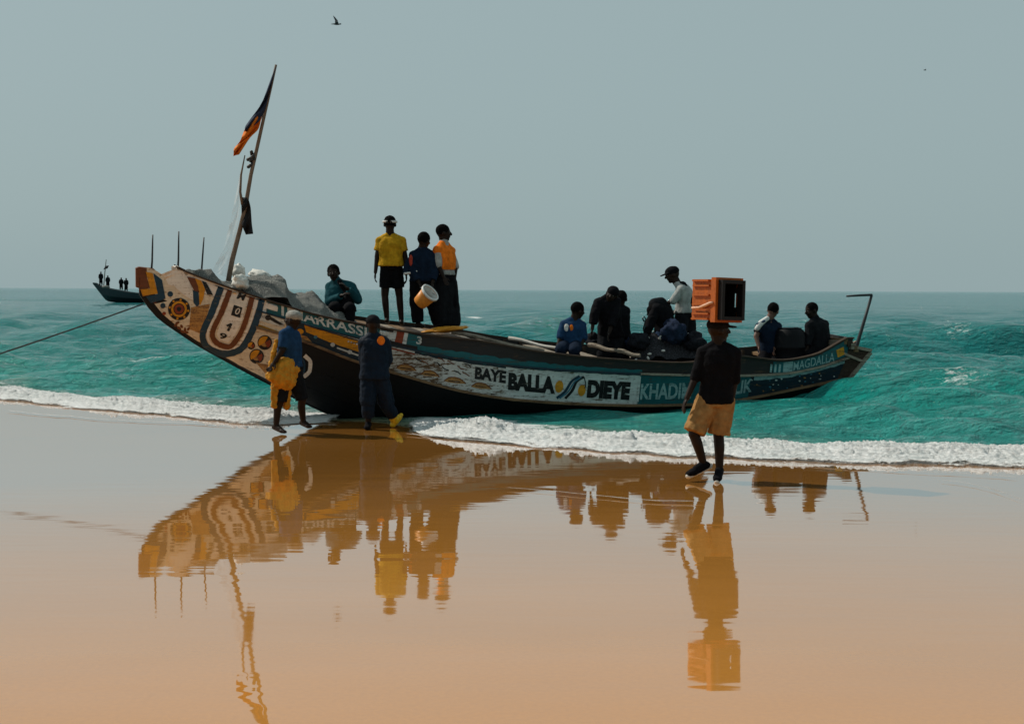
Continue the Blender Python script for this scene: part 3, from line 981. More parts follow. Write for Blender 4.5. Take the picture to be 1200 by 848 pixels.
# horseshoe bands
stroke([(260.5, 333.5), (248.5, 365.5), (237.6, 394), (244, 407), (265, 414), (281, 409.5), (294, 391), (302, 371), (308, 348)], 7.6, p_blue, 3)
stroke([(266, 335.5), (254.5, 365.5), (243.5, 393), (249, 404), (267, 410.5), (279, 404.5), (291, 384), (298.5, 363), (303, 347)], 2.6, p_pale, 2)
stroke([(271, 337), (260, 365.5), (249, 392.5), (254, 401), (268, 406), (277.5, 397.5), (288, 376), (296.5, 345)], 6.0, p_brown, 3)
poly([(274.5, 338), (292.5, 343.5), (284, 375), (274, 396), (267, 401), (258, 398), (254, 391.5), (264, 366)], p_pale, 2)
for ch, c_, sz in (('M', (283.2, 347), 8), ('0', (278, 364.5), 8), ('1', (269.3, 383), 8), ('9', (262, 392.5), 7)):
    ux, uy = 0.42, -0.91
    if ch == '0':
        poly([(c_[0]-6.5+3, c_[1]-7.5), (c_[0]+6.5, c_[1]-4.5), (c_[0]+5-1.5, c_[1]+7.5), (c_[0]-7, c_[1]+4.5)], p_ink, 3)
        lettering(ch, (c_[0]-3.4, c_[1]+2.8), (c_[0]+1.6, c_[1]+4.2), sz, p_pale, 4, up=(ux, uy), bold=.01)
    elif ch == '1':
        stroke([(c_[0]-1.9, c_[1]+4.4), (c_[0]+1.9, c_[1]-4.4)], 3.0, p_ink, 4, 'lettering', False)
        stroke([(c_[0]-3.6, c_[1]-1.6), (c_[0]+1.6, c_[1]-3.6)], 2.2, p_ink, 4, 'lettering', False)
    else:
        lettering(ch, (c_[0]-(4.5 if ch == '1' else 6.0), c_[1]+2.6), (c_[0]+(0 if ch == '1' else 2.4), c_[1]+5.4), sz, p_ink, 4, up=(ux, uy), bold=.0 if ch == '1' else .03)
# white panel with the black comma, round motifs
poly([(310, 365), (336, 375), (331, 383), (304, 375)], p_white, 3)
disc(314.5, 371.8, 3.6, 3.2, p_ink, 4)
poly([(312, 372), (318, 371), (333, 380), (328, 380.5)], p_ink, 4)
for cx, cy, r in ((310.5, 401, 8.6), (301, 417, 8.6), (294.6, 404.4, 4.6)):
    disc(cx, cy, r, r, p_ink, 2); disc(cx, cy, r*.86, r*.86, p_yel, 3, a0=150, a1=300); disc(cx, cy, r*.8, r*.8, p_red, 3, a0=-30, a1=60); disc(cx, cy, r*.55, r*.55, p_tan, 4, a0=60, a1=150)
stroke([(303, 381), (325, 389), (348, 398)], 3.0, p_yel, 3)
poly([(300, 424), (330, 430), (336, 455), (318, 445)], p_tan, 2)
# name board on the bulwark
band(312, 432, 0.08, .96, p_teal, 1)
poly([(313, 351), (327, 356), (325, 365), (312, 361)], p_pale, 3)
lettering('I', (330, 369.5), (333, 370.3), 11.5, p_white, 3, bold=.012)
lettering('DIARRASSI', (337, 371.3), (430, 395), 11.5, p_white, 3, bold=.02)
stroke([(345, 376), (425, 398.5)], 1.6, p_white, 4, smooth=False)
band(340, 434, 1.02, 1.98, hull_navy, 1)
poly([(356.7, 380.5), (423.5, 400.8), (420.5, 412), (404, 406.5), (380, 398), (359, 388.5)], p_yel, 3)
for x, y in ((408.5, 399.6), (411.8, 400.6), (415, 401.6), (418.3, 402.6)): disc(x, y, 1.1, 1.0, p_white, 4)
disc(390, 403.5, 2.7, 2.4, p_white, 3); disc(410, 412, 2.7, 2.3, p_white, 3); disc(370, 394.5, 2.2, 2, p_sky, 3); disc(352, 388, 4, 3.2, p_yel, 3)
stroke([(395, 407), (420, 416)], 1.8, p_white, 3, smooth=False)
poly([(350, 391), (360, 394), (366, 401), (352, 396)], p_tan, 3)
# blocks of colour behind the dark figure
band(432, 449, .1, .96, p_teal, 1)
poly([(446, 382.5), (465.5, 387.5), (462.5, 400), (444, 394.8)], p_white, 3)
poly([(465.5, 387.5), (474, 389.3), (471.5, 402), (462.5, 400)], p_red, 3)
poly([(474, 389.3), (478.5, 390.3), (476, 403), (471.5, 402)], p_white, 3)
poly([(478.5, 390.3), (494, 393.5), (492, 406), (476, 403)], p_teal, 3)
lettering('3', (487.5, 402.5), (493.5, 403.8), 9.0, p_white, 4, slant=.15)
stroke([(446, 402.5), (486, 412.5)], 2.2, p_white, 3, smooth=False)
stroke([(450, 405.6), (486, 414.6)], 1.6, p_red, 3, smooth=False)
# worn white working face, then the names
band(434, 520, 1.12, 1.97, p_worn, 1, e=.02)
p_worn2 = paint('paint_scuffed_white', (0.60, 0.61, 0.58), under=(0.11, 0.068, 0.036), wear=0.68, dirt=.3)
band(519, 594, 1.09, 1.965, p_worn2, 1, e=.016)
band(593, 751, 1.05, 1.96, p_white, 1, e=.012)
band(489, 752, .66, 1.02, p_teal, 1, e=.05)
for cx, cy, rx in ((476, 429.5, 12), (504, 436.5, 11), (533, 444.5, 13), (564, 451, 12)):
    poly([(cx-rx, cy+1.5), (cx-rx*.5, cy-2.5), (cx, cy-3.5), (cx+rx*.6, cy-.5), (cx+rx, cy+4.5), (cx+rx*.2, cy+4.2), (cx-rx*.5, cy+3.4)], p_tan, 2)
    stroke([(cx-rx, cy+1.5), (cx-rx*.4, cy-3), (cx+rx*.3, cy-2), (cx+rx, cy+4.5)], 1.1, p_brown, 3)
    stroke([(cx-rx*.6, cy+1.0), (cx+rx*.5, cy+2.6)], 1.0, p_ink, 3)
for x, y in ((517, 421), (528, 424), (540, 430), (548, 428), (522, 431), (536, 436), (546, 438), (512, 426), (498, 424), (490, 420)):
    stroke([(x-4, y-2), (x, y+random.uniform(-2, 2)), (x+4, y+2.4)], 1.3, p_ink if random.random() < .6 else p_brown, 3)
lettering('BAYE', (556, 443.5), (592.5, 448.8), 14.5, p_ink, 3, slant=.06, bold=.05)
lettering('BALLA', (595, 456.3), (650, 461.3), 20.5, p_ink, 3, slant=.04, bold=.065)
disc(655, 452.5, 4.8, 7.2, p_yel, 3, rot=10); disc(681.5, 457, 4.5, 6.8, p_yel, 3, rot=10)
stroke([(652, 466), (661.7, 458.5), (670, 446), (679, 440.2)], 3.0, p_blue, 3)
stroke([(655.5, 466.4), (665, 459), (673, 447), (681, 441.3)], 1.6, p_sky, 3)
stroke([(662, 466.4), (670, 457.5), (676, 446), (684, 441)], 3.0, p_ink, 3)
stroke([(684, 441), (686, 450), (685, 455)], 1.1, p_ink, 3)
lettering('DIEYE', (687, 465.5), (737, 468.3), 21.0, p_ink, 3, slant=.10, bold=.07)
stroke([(749.5, 441), (746.5, 470)], 2.6, p_white, 4, smooth=False)
band(750, 880, 1.05, 1.97, p_teal, 1)
lettering('KHADIM', (749.5, 467.8), (809, 466.5), 18.5, p_white if False else paint('paint_pale_teal', (0.30, 0.46, 0.46), under=(0.02, 0.09, 0.10), wear=.6), 3, slant=.09, bold=.03)
lettering('LIK', (860, 461.8), (880, 458.5), 15.5, MATS['paint_pale_teal'], 3, slant=.12, bold=.03)
# stern name board and bars
band(905, 993, .12, .9, p_teal, 1)
band(884, 990, 1.06, 1.22, MATS['paint_pale_teal'], 1, 'painted_stripe', e=.03)
for x in (903, 908, 913): stroke([(x+.6, 426.5), (x-.4, 436)], 2.4, MATS['paint_pale_teal'], 3, smooth=False)
band(917, 928, .15, .88, MATS['paint_pale_teal'], 2)
lettering('MAGDALLA', (929, 434.6), (977, 423.0), 10.5, MATS['paint_pale_teal'], 3, slant=.06, bold=.01)
poly([(979, 410), (988, 406), (989, 415), (981, 419)], p_yel, 3)
# white curled marks on the black bottom
stroke([(346, 415), (351, 422), (351, 432), (347, 440)], 4.2, p_pale, 2)
stroke([(357, 416), (364, 424), (363, 434), (356, 441)], 4.6, p_pale, 2)
stroke([(352, 417), (357, 425), (357, 433), (353, 441)], 2.2, p_blue, 2)
for k in range(70):
    px = random.uniform(880, 985); t = random.uniform(1.2, 1.9); s = s_at(px, 'A'); x, y = proj(prof(s, 1, t))
    disc(x, y, random.uniform(.5, 1.5), random.uniform(.4, 1.0), random.choice([p_white, p_tan, p_sky]), 2) if k < 26 else None

# ---- mast with its whip, poles, steering pole: fixed to the boat
pole_m = plain('pole_wood', (0.16, 0.12, 0.09), .8, .35, 20)
dark_metal = plain('dark_metal', (0.02, 0.022, 0.024), .5, .3, 12)
MY = 22.35
mast_px = [(266, 338), (272, 305), (281, 270), (288, 240), (294, 205), (302, 170), (311, 130), (318, 100), (323.5, 76)]
mb = MB(); mb.tube([unproj(x, y, MY) for x, y in mast_px], [.042, .040, .036, .033, .030, .028, .025, .022, .018], 8)
mb.build('mast', pole_m, boat, True)
mb = MB(); mb.tube([unproj(x, y, MY-.04) for x, y in ((284, 240), (281.5, 225), (282.5, 205), (287, 182))], [.022, .020, .016, .008], 8)
mb.build('mast_branch', pole_m, boat, True)
mb = MB()
for k in range(9):
    c = unproj(297+random.uniform(-4, 4), 188+random.uniform(-7, 7), MY+random.uniform(-.05, .05))
    mb.capsule(c, c+Vector((random.uniform(-.05, .05), random.uniform(-.04, .04), random.uniform(-.06, .06))), .022, .03, 6, 2)
mb.build('masthead_lashing', dark_metal, boat, True)
for (xb, yb, xt, yt, Y) in ((177, 317, 179, 275, 21.95), (208, 316, 209.5, 271, 22.2), (234, 330, 239, 278, 22.45)):
    mb = MB(); p, q = unproj(xb, yb+6, Y), unproj(xt, yt, Y)
    mb.tube([p, p.lerp(q, .35)+X3*.008, p.lerp(q, .7)+X3*.004, q], [.017, .015, .013, .010], 7); mb.build('whip_pole', dark_metal, boat, True)
mb = MB(); mb.tube([unproj(993, 455, 25.0), unproj(1004, 405, 25.05), unproj(1013, 375, 25.1), unproj(1021.5, 346, 25.15)], [.05, .035, .028, .024], 8)
mb.build('steering_pole', dark_metal, boat, True)
mb = MB(); mb.tube([unproj(1022, 345.5, 25.15), unproj(1008, 346, 25.1), unproj(992, 347, 25.05)], [.022, .02, .016], 8)
mb.build('steering_pole_arm', dark_metal, boat, True)
mb = MB()
for k in range(7):
    a = unproj(985+k*3.2, 401+random.uniform(-3, 3), 25.3); mb.capsule(a, a+Vector((random.uniform(-.1, .12), random.uniform(-.2, .2), random.uniform(.0, .1))), .03, .025, 7, 2)
mb.build('stern_cleat', wood_g, boat, True)

# ---- flag and rag on the mast
def cloth(name, quads, mat, label, cat, depth_amp=.10, n=14):
    """quads: left edge and right edge polylines in pixels, both n long; gets folds in depth"""
    Lp, Rp = quads
    def res(P):
        f1 = interp([(i, p[0]) for i, p in enumerate(P)]); f2 = interp([(i, p[1]) for i, p in enumerate(P)])
        return [(f1(i*(len(P)-1)/(n-1)), f2(i*(len(P)-1)/(n-1))) for i in range(n)]
    Lp, Rp = res(Lp), res(Rp); V = []; F = []; m_ = 9
    for i in range(n):
        for j in range(m_):
            a = j/(m_-1)
            x = Lp[i][0]*(1-a)+Rp[i][0]*a; y = Lp[i][1]*(1-a)+Rp[i][1]*a
            V.append(unproj(x, y, MY-.03 + depth_amp*(1-a)*math.sin(i*1.1+a*5) + .3*depth_amp*math.sin(a*9+i*.4)))
    for i in range(n-1):
        for j in range(m_-1):
            q = i*m_+j; F.append((q, q+1, q+m_+1, q+m_))
    o = mesh_obj(name, V, F, mat, None, True, origin=V[m_-1])
    s_ = o.modifiers.new('t', 'SOLIDIFY'); s_.thickness = .004
    if label: tag(o, label, cat)
    return o
f_navy = plain('flag_navy', (0.012, 0.022, 0.05), .85, .3, 14)
f_orange = plain('flag_orange', (0.62, 0.16, 0.01), .85, .3, 14)
f_black = plain('rag_black', (0.010, 0.010, 0.012), .9, .3, 14)
flag = empty('flag', unproj(322, 80, MY), 'torn navy and orange flag hanging from the mast top', 'flag')
for nm, q, mt in (('navy_stripe', ([(322, 80), (307, 120), (287, 150), (289, 156)], [(323, 79), (316, 110), (309, 132), (306, 140)]), f_navy),
                  ('orange_stripe', ([(287, 151), (282, 164), (274, 176), (273.5, 183)], [(308, 130), (303, 151), (294, 160), (280, 181)]), f_orange)):
    o = cloth(nm, q, mt, None, None)
    d = Vector(o.location) - Vector(flag.location); o.parent = flag; o.location = d
cloth('rag', ([(283, 231), (283, 245), (283.5, 262), (288, 275)], [(291, 232), (294, 245), (295, 262), (296.5, 274)]), f_black, 'black rag tied to the mast below its fork', 'rag', .08)
# sheer net hung from mast to bow
m, nt, b, out = nodes('sheer_net')
b.inputs['Base Color'].default_value = (0.75, 0.73, 0.70, 1); b.inputs['Roughness'].default_value = .9
tr = nt.nodes.new('ShaderNodeBsdfTransparent'); mx = nt.nodes.new('ShaderNodeMixShader')
nt.links.new(mapr(nt, nz(nt, 3.0, 5), .35, .75, .02, .34), mx.inputs[0])
nt.links.new(tr.outputs[0], mx.inputs[1]); nt.links.new(b.outputs[0], mx.inputs[2]); nt.links.new(mx.outputs[0], out.inputs['Surface'])
cloth('hanging_net', ([(281, 205), (272, 250), (262, 290), (248, 318)], [(283, 205), (280, 255), (273, 290), (266, 325)]), m, 'sheer pale fishing net hung from the mast fork to the bow', 'net', .12)

# ---- mooring rope, running ashore out of the picture
p0, p1 = unproj(168, 356, 21.85), unproj(0, 408, 20.2)
d = p1-p0; p2 = p0 + d*(p0.z/(p0.z-p1.z))*1.0; p2.z = -0.02
pts = [p0.lerp(p2, t) - Vector((0, 0, .22*4*t*(1-t)*.35)) for t in [i/24 for i in range(25)]]
mb = MB(); mb.tube(pts, .011, 6)
rope = mb.build('mooring_rope', plain('rope', (0.035, 0.045, 0.045), .9), None, True, origin=p0)
tag(rope, 'taut dark mooring rope running from the bow to the beach', 'rope')

# ---- heaps of net
def heap(name, px0, px1, top, s_y, mat, label, cat, bot_drop, half_w, amp=.05, n=60, m_=26, seed=0.0, group=None):
    """mound draped on the boat between photograph columns; top(px) pixel line of the crest at depth s_y(px)"""
    V = []; F = []
    for i in range(n):
        px = px0 + (px1-px0)*i/(n-1)
        Y = s_y(px); C = unproj(px, top(px), Y)
        e = math.sin(math.pi*min(1, max(0, (i+.01)/(n-1))))**.35
        for j in range(m_):
            a = (j/(m_-1)*2-1)
            hw = half_w(px)*(.25+.75*e)
            drop = bot_drop(px)
            f = (1-abs(a)**2.2)
            P = C + NRM*(-a*hw) ; P.z = C.z - drop*(1-f) - (1-e)*drop*.7
            q = Vector((P.x*3.0+seed, P.y*3.0, P.z*3.0))
            k = mnoise.noise(q)*amp*1.6 + mnoise.noise(q*2.7)*amp*.9 + abs(mnoise.noise(q*6.1))*amp*.6
            P += Vector((mnoise.noise(q*1.3+Vector((9, 0, 0)))*amp, 0, k*(.35+.65*f)))
            V.append(P)
    for i in range(n-1):
        for j in range(m_-1):
            q = i*m_+j; F.append((q, q+m_, q+m_+1, q+1))
    # close underneath
    nb = len(V)
    F.append(tuple(i*m_ for i in range(n)) + tuple(i*m_+m_-1 for i in reversed(range(n))))
    o = mesh_obj(name, V, F, mat, None, True, origin=V[(n//2)*m_])
    tag(o, label, cat, group)
    return o
def cy(px): return 21.9 + (px-163)/(1000-163)*3.7
# net material: woven mesh relief
m, nt, b, out = nodes('net_grey')
vv = coords(nt, (1, 1, 1))
vo = nt.nodes.new('ShaderNodeTexVoronoi'); vo.inputs['Scale'].default_value = 42; vo.feature = 'DISTANCE_TO_EDGE'; nt.links.new(vv, vo.inputs['Vector'])
edge = mapr(nt, vo.outputs['Distance'], 0.02, 0.12)
c = mixc(nt, edge, (0.30, 0.29, 0.26), (0.055, 0.058, 0.056))
c = mixc(nt, mapr(nt, nz(nt, 4.0, 4), .4, .65, 0, .5), c, (0.20, 0.20, 0.18))
nt.links.new(c, b.inputs['Base Color']); b.inputs['Roughness'].default_value = .95
bump(nt, edge, .6, .012, b)
net_grey = m
top1 = interp([(212, 309), (225, 310), (245, 314), (262, 325), (275, 328), (300, 327), (313, 324), (331, 327), (336, 338), (352, 343), (366, 345), (385, 356), (408, 366), (428, 378)])
heap('fishing_net', 212, 428, top1, lambda x: cy(x)-.05, net_grey, 'grey heap of fishing net piled on the bow deck', 'net', lambda x: .30, lambda x: .80*bG(min(1, max(0, (x-163)/837))), .055, n=90, m_=34)
sack_m = plain('sack_white', (0.62, 0.60, 0.55), .85, .2, 9, .4, 30, .01)
def lump(name, cpx, Y, rx, rz, ry, mat, label, cat, seed, group=None, tilt=0.0, amp=.34):
    C = unproj(cpx[0], cpx[1], Y); V = []; F = []; nu, nv = 26, 16
    R = Matrix.Rotation(tilt, 3, 'Y')
    for i in range(nv+1):
        t = math.pi*(i+.02)/(nv+.04)
        for k in range(nu):
            u = 2*math.pi*k/nu
            d = Vector((math.sin(t)*math.cos(u), math.sin(t)*math.sin(u), math.cos(t)))
            r = 1 + amp*mnoise.noise(d*1.6+Vector((seed, 0, 0))) + amp*.5*mnoise.noise(d*4+Vector((seed, 3, 0)))
            V.append(C + R @ Vector((d.x*rx*r, d.y*ry*r, d.z*rz*r)))
    for i in range(nv):
        for k in range(nu):
            k2 = (k+1) % nu; F.append((i*nu+k, (i+1)*nu+k, (i+1)*nu+k2, i*nu+k2))
    F.append(tuple(range(nu))); F.append(tuple(reversed([nv*nu+k for k in range(nu)])))
    o = mesh_obj(name, V, F, mat, None, True, origin=C)
    return tag(o, label, cat, group)
lump('sack', (281, 331), 22.0, .14, .12, .14, sack_m, 'round white sack beside the foot of the mast', 'sack', 3.0)
lump('sack', (304, 322), 22.6, .17, .075, .16, sack_m, 'flat pale sack lying across the net heap', 'sack', 8.0, tilt=.15)
lump('sack', (279, 318), 22.75, .10, .12, .10, sack_m, 'small upright white sack behind the mast', 'sack', 15.0)

# dark net with floats amidships
m, nt, b, out = nodes('net_dark')
vo = nt.nodes.new('ShaderNodeTexVoronoi'); vo.inputs['Scale'].default_value = 30; vo.feature = 'DISTANCE_TO_EDGE'
edge = mapr(nt, vo.outputs['Distance'], 0.02, 0.12)
nt.links.new(mixc(nt, edge, (0.05, 0.05, 0.06), (0.010, 0.011, 0.015)), b.inputs['Base Color']); b.inputs['Roughness'].default_value = .9
bump(nt, edge, .6, .02, b)
net_dark = m
top2 = interp([(738, 408), (748, 396), (760, 391), (778, 396), (800, 396), (818, 402), (838, 412)])
hp = heap('fishing_net', 738, 838, top2, lambda x: cy(x)-.55, net_dark, 'dark heap of fishing net with pale floats amidships', 'net', lambda x: .32, lambda x: .42, .10, n=60, m_=30, seed=30)
fl_m = plain('float_white', (0.62, 0.62, 0.58), .6, .2)
fl_b = plain('float_blue', (0.05, 0.10, 0.22), .6, .2)
base = MB(); base.ell(Vector((0, 0, 0)), X3, .030, Y3, .030, Z3, .05, 8, 6)
fm = None
hv = [Vector(v.co)+Vector(hp.location) for v in hp.data.vertices]
hv = [p for i, p in enumerate(hv) if proj(p)[1] < 424 and i % 30 < 17]
for k in range(38):
    p = random.choice(hv)
    if fm is None:
        o = base.build('float', fl_m, None, True); o.parent = hp; fm = o.data; fm2 = fm.copy(); fm2.materials.clear(); fm2.materials.append(fl_b)
    else:
        o = bpy.data.objects.new('float', fm if k % 4 else fm2); COL.objects.link(o); o.parent = hp
    o.location = p - Vector(hp.location) + Vector((0, -.01, .015)); o.rotation_euler = (random.random()*3, random.random()*3, 0)
    q = random.uniform(.45, 1.0); o.scale = (q, q, q)
bag_m = plain('bundle_dark', (0.012, 0.013, 0.017), .9, .5, 12, .5, 30, .02, .08)
bag_b = plain('bundle_blue', (0.014, 0.022, 0.045), .9, .5, 12, .5, 30, .02, .08)
lump('net_bag', (749, 400), 23.75, .17, .16, .2, bag_m, 'dark lumpy net bag at the bow end of the float net heap', 'bag', 41.0, amp=.5)
lump('net_bag', (789, 389), 23.75, .20, .20, .2, bag_b, 'dark blue net bag heaped on the float net below the capped man', 'bag', 44.0, amp=.5)
lump('net_bag', (812, 402), 23.9, .22, .16, .2, bag_m, 'dark net bag at the stern end of the float net heap', 'bag', 47.0, amp=.5)
lump('net_bag', (738, 405), 24.2, .14, .13, .18, bag_b, 'small dark bag behind the bending men\'s legs', 'bag', 52.0, amp=.5)
lump('net_bag', (697, 398), 24.6, .18, .12, .2, bag_m, 'small dark bag on the far side beside the hanging arm', 'bag', 57.0, amp=.5)
mb = MB(); mb.tube([unproj(x, y, 23.9) for x, y in ((757, 398), (754, 385), (757, 374), (755, 371), (753, 373), (755, 377))], .014, 6)
tag(mb.build('boat_hook', dark_metal, None, True, origin=unproj(757, 398, 23.9)), 'thin hooked rod sticking up out of the float net heap', 'hook')
# loose spars along the inside
for (a, Ya, b_, Yb, r, lab) in (((529, 389), 23.0, (638, 411.5), 22.95, .034, 'pale rough spar lying along the near gunwale'),
                                ((596, 396), 24.0, (653, 408), 23.7, .03, 'thin pale spar lying behind the longer one'),
                                ((690, 404), 24.0, (722, 411), 23.6, .04, 'short pale timber by the bending men'),
                                ((724, 411), 23.4, (750, 417), 23.2, .04, 'short broken timber beside the dark net heap')):
    mb = MB(); p, q = unproj(*a, Ya), unproj(*b_, Yb)
    pts = [p.lerp(q, t)+Vector((0, 0, .012*math.sin(t*7))) for t in [i/8 for i in range(9)]]
    mb.tube(pts, [r*(1-.25*i/8) for i in range(9)], 8)
    tag(mb.build('spar', wood_g if r > .032 else p_pale, None, False, origin=p), lab, 'spar')
lump('oilskin', (521, 386), 23.05, .34, .045, .2, plain('oilskin_yellow', (0.62, 0.26, 0.02), .45, .2, 6, .3, 20, .01), 'yellow oilskin dropped on deck at the feet of the standing crew', 'oilskin', 4.0, tilt=-.1)

# ---- blue-black drum at the stern
mb = MB(); base_p = unproj(925, 384, 25.0); hh = base_p.z - (FLOOR_Z+.02)
base_p.z = FLOOR_Z+.012
drum = empty('drum', base_p, 'black plastic drum standing between the two men at the stern', 'drum')
mb.lathe(base_p, Z3, [(.24, 0), (.27, .02), (.285, hh*.12), (.285, hh*.3), (.298, hh*.32), (.298, hh*.35), (.285, hh*.37), (.285, hh*.62), (.298, hh*.64), (.298, hh*.67), (.285, hh*.69), (.28, hh*.86), (.25, hh*.96), (.20, hh)], 32)
mb.build('body', plain('drum_black', (0.004, 0.0045, 0.006), .55, .2, spec=.12), drum, True)
mb = MB(); mb.lathe(base_p+Vector((.1, -.08, hh*.97)), Z3, [(.05, 0), (.05, .035), (.045, .05)], 14); mb.build('bung', dark_metal, drum, True)
mb = MB(); mb.lathe(base_p+Vector((0, 0, hh-.01)), Z3, [(.21, 0), (.215, .012), (.20, .02)], 28); mb.build('lid', plain('drum_lid', (0.005, 0.006, 0.007), .6, spec=.12), drum, True)

# ================================================================== PEOPLE
skin = plain('skin_dark', (0.016, 0.009, 0.006), .5, .25, 9, .1, 80, .002, .12)
skin_w = plain('skin_warm', (0.13, 0.065, 0.045), .5, .25, 9, .1, 80, .002, .4)
hair_m = plain('hair_black', (0.004, 0.0035, 0.0035), .95, .3, 40, .8, 120, .006, .05)
eye_m = plain('eye_white', (0.10, 0.09, 0.08), .35, .1)
def cl(name, col, rough=.9, var=.28): return plain('cloth_'+name, col, rough, var, 7, .35, 45, .006, .08)

class Fig:
    """joints come from photograph positions at a stated depth; everything is built in metres"""
    def __init__(self, Y, J, face, look=None, k=1.0):
        self.Y = Y; self.k = k
        def P(q):
            return unproj(q[0], q[1], Y+(q[2] if len(q) > 2 else 0))
        self.j = {n: ([P(a) for a in v] if isinstance(v, list) else P(v)) for n, v in J.items()}
        a = rad(face); self.f = Vector((math.cos(a), math.sin(a), 0))
        a = rad(face if look is None else look); self.hf = Vector((math.cos(a), math.sin(a), 0))
        self.j['sh'] = [p - Z3*.02 for p in self.j['sh']]
        self.j['head'] = self.j['head'] - Z3*.016
        hc = (self.j['hip'][0]+self.j['hip'][1])/2
        self.j['hip'] = [p.lerp(hc, .14) for p in self.j['hip']]
        if 'toe' not in self.j:
            self.j['toe'] = [p + self.f*.17 + Vector((0, 0, -.055)) for p in self.j['an']]
        self.low = min(min(p.z for p in self.j['toe']), min(p.z for p in self.j['an'])-.05)
    def torso(self, mb, inf=0.0, frac=1.0, flare=0.0):
        j = self.j; k = self.k
        sL, sR = j['sh']; hL, hR = j['hip']
        mid = (sL+sR)/2 + Z3*.035; hm = (hL+hR)/2
        U = (mid-hm); Ls = (sR-sL).normalized(); Lh = (hR-hL).normalized()
        if Lh.length < .1: Lh = Ls
        W = min(.205, max(.145, (sR-sL).length/2+.015))*k
        tab = [(-.10, .060, .058), (-.05, .105, .074), (.0, W*.84, .088), (.10, W*.98, .104), (.26, W*.97, .116), (.45, W*.5+.078, .110), (.66, .150, .102), (.84, .160, .108), (1.0, .172, .116), (1.12, .165, .112)]
        def at(t):
            for (t0, w0, d0), (t1, w1, d1) in zip(tab, tab[1:]):
                if t <= t1:
                    q = (t-t0)/(t1-t0); return w0+(w1-w0)*q, d0+(d1-d0)*q
            return tab[-1][1:]
        rings = []
        ts = [-.10, -.05, 0, .05, .10, .18, .26, .36, .45, .55, .66, .75, .84, .92, 1.0, 1.06, 1.12]
        ts = [t for t in ts if t < frac-.02] + [frac]
        for t in ts:
            w, d = at(t); q = min(1, max(0, t))
            L = (Ls*(1-q)+Lh*q).normalized(); D = L.cross(U).normalized()
            c = mid - U*t + D*0
            ease = 1.0 if t > .0 else max(.2, 1+t*6)
            rings.append((c, L, w*(1 if t > .2 else 1)+inf*ease+flare*max(0, t), D, d*k+inf*ease+flare*max(0, t)))
        mb.loft(rings)
        n = j['neck']
        for s_ in (sL, sR):
            mb.capsule(n-Z3*.012, s_.lerp(mid, .12)+Z3*.010, .052*k+inf*.5, .050*k+inf*.8)
            mb.capsule(mid.lerp(n, .3), s_.lerp(mid, .40)+Z3*.012, .055*k+inf*.6, .055*k+inf*.8)
            mb.capsule(s_.lerp(mid, .35), s_, .060*k+inf, .058*k+inf)
    def arms(self, mb, frac=2.0, inf=0.0, r=(.058, .046, .043, .030)):
        for i in (0, 1):
            s_, e, w = self.j['sh'][i], self.j['el'][i], self.j['wr'][i]; k = self.k
            f = min(1, frac); e2 = s_.lerp(e, f); fe = inf > 0
            mb.capsule(s_, e2, r[0]*k+inf*.9, (r[0]+(r[1]-r[0])*f)*k+inf*1.25, flat=fe and frac <= 1)
            if frac > 1:
                w2 = e.lerp(w, frac-1); mb.capsule(e, w2, r[2]*k+inf*1.25, (r[2]+(r[3]-r[2])*(frac-1))*k+inf*1.1, flat=fe)
    def legs(self, mb, frac=2.0, inf=0.0):
        k = self.k
        hL, hR = self.j['hip']
        mb.capsule(hL, hR, .092*k+inf*.8, .092*k+inf*.8)
        hm = (hL+hR)/2; kd = ((self.j['kn'][0]+self.j['kn'][1])/2-hm).normalized()
        mb.capsule(hm, hm+kd*.07*k, .10*k+inf, .07*k+inf)
        for i in (0, 1):
            h, kn, a = self.j['hip'][i], self.j['kn'][i], self.j['an'][i]
            f = min(1, frac); k2 = h.lerp(kn, f); fe = inf > 0
            mb.capsule(h, k2, .096*k+inf*.8, (.096-.034*f)*k+inf*1.7, flat=fe and frac <= 1)
            if frac > 1:
                c = kn.lerp(a, .32) - self.f*.018; a2 = kn.lerp(a, frac-1)
                mb.capsule(kn, c if frac > 1.32 else a2, .058*k+inf*1.3, .058*k+inf*1.2)
                if frac > 1.32: mb.capsule(c, a2, .058*k+inf*1.2, .040*k+inf*1.5, flat=fe)
    def hand(self, mb, i):
        w, e = self.j['wr'][i], self.j['el'][i]; d = (w-e).normalized()
        side = self.f - d*self.f.dot(d)
        side = side.normalized() if side.length > .1 else d.orthogonal().normalized()
        nrm = d.cross(side) * (1 if i == 0 else -1)
        k = self.k
        pc = w + d*.055*k
        mb.ell(pc, side, .042*k, nrm, .017*k, d, .056*k, 10, 7)
        for q in range(4):
            o = (q-1.5)*.021*k
            ln = (.070, .080, .074, .058)[3-q]*k
            b0 = pc + d*.040*k + side*o
            b1 = b0 + d*ln*.5 + nrm*.012*k; b2 = b1 + d*ln*.40 + nrm*.030*k
            mb.capsule(b0, b1, .0098*k, .0092*k, 8, 2); mb.capsule(b1, b2, .0092*k, .0078*k, 8, 2)
        t0 = pc - d*.025*k + side*.030*k; t1 = t0 + side*.030*k + d*.028*k + nrm*.008*k; t2 = t1 + d*.034*k + side*.006*k
        mb.capsule(t0, t1, .0125*k, .0112*k, 8, 2); mb.capsule(t1, t2, .0112*k, .009*k, 8, 2)
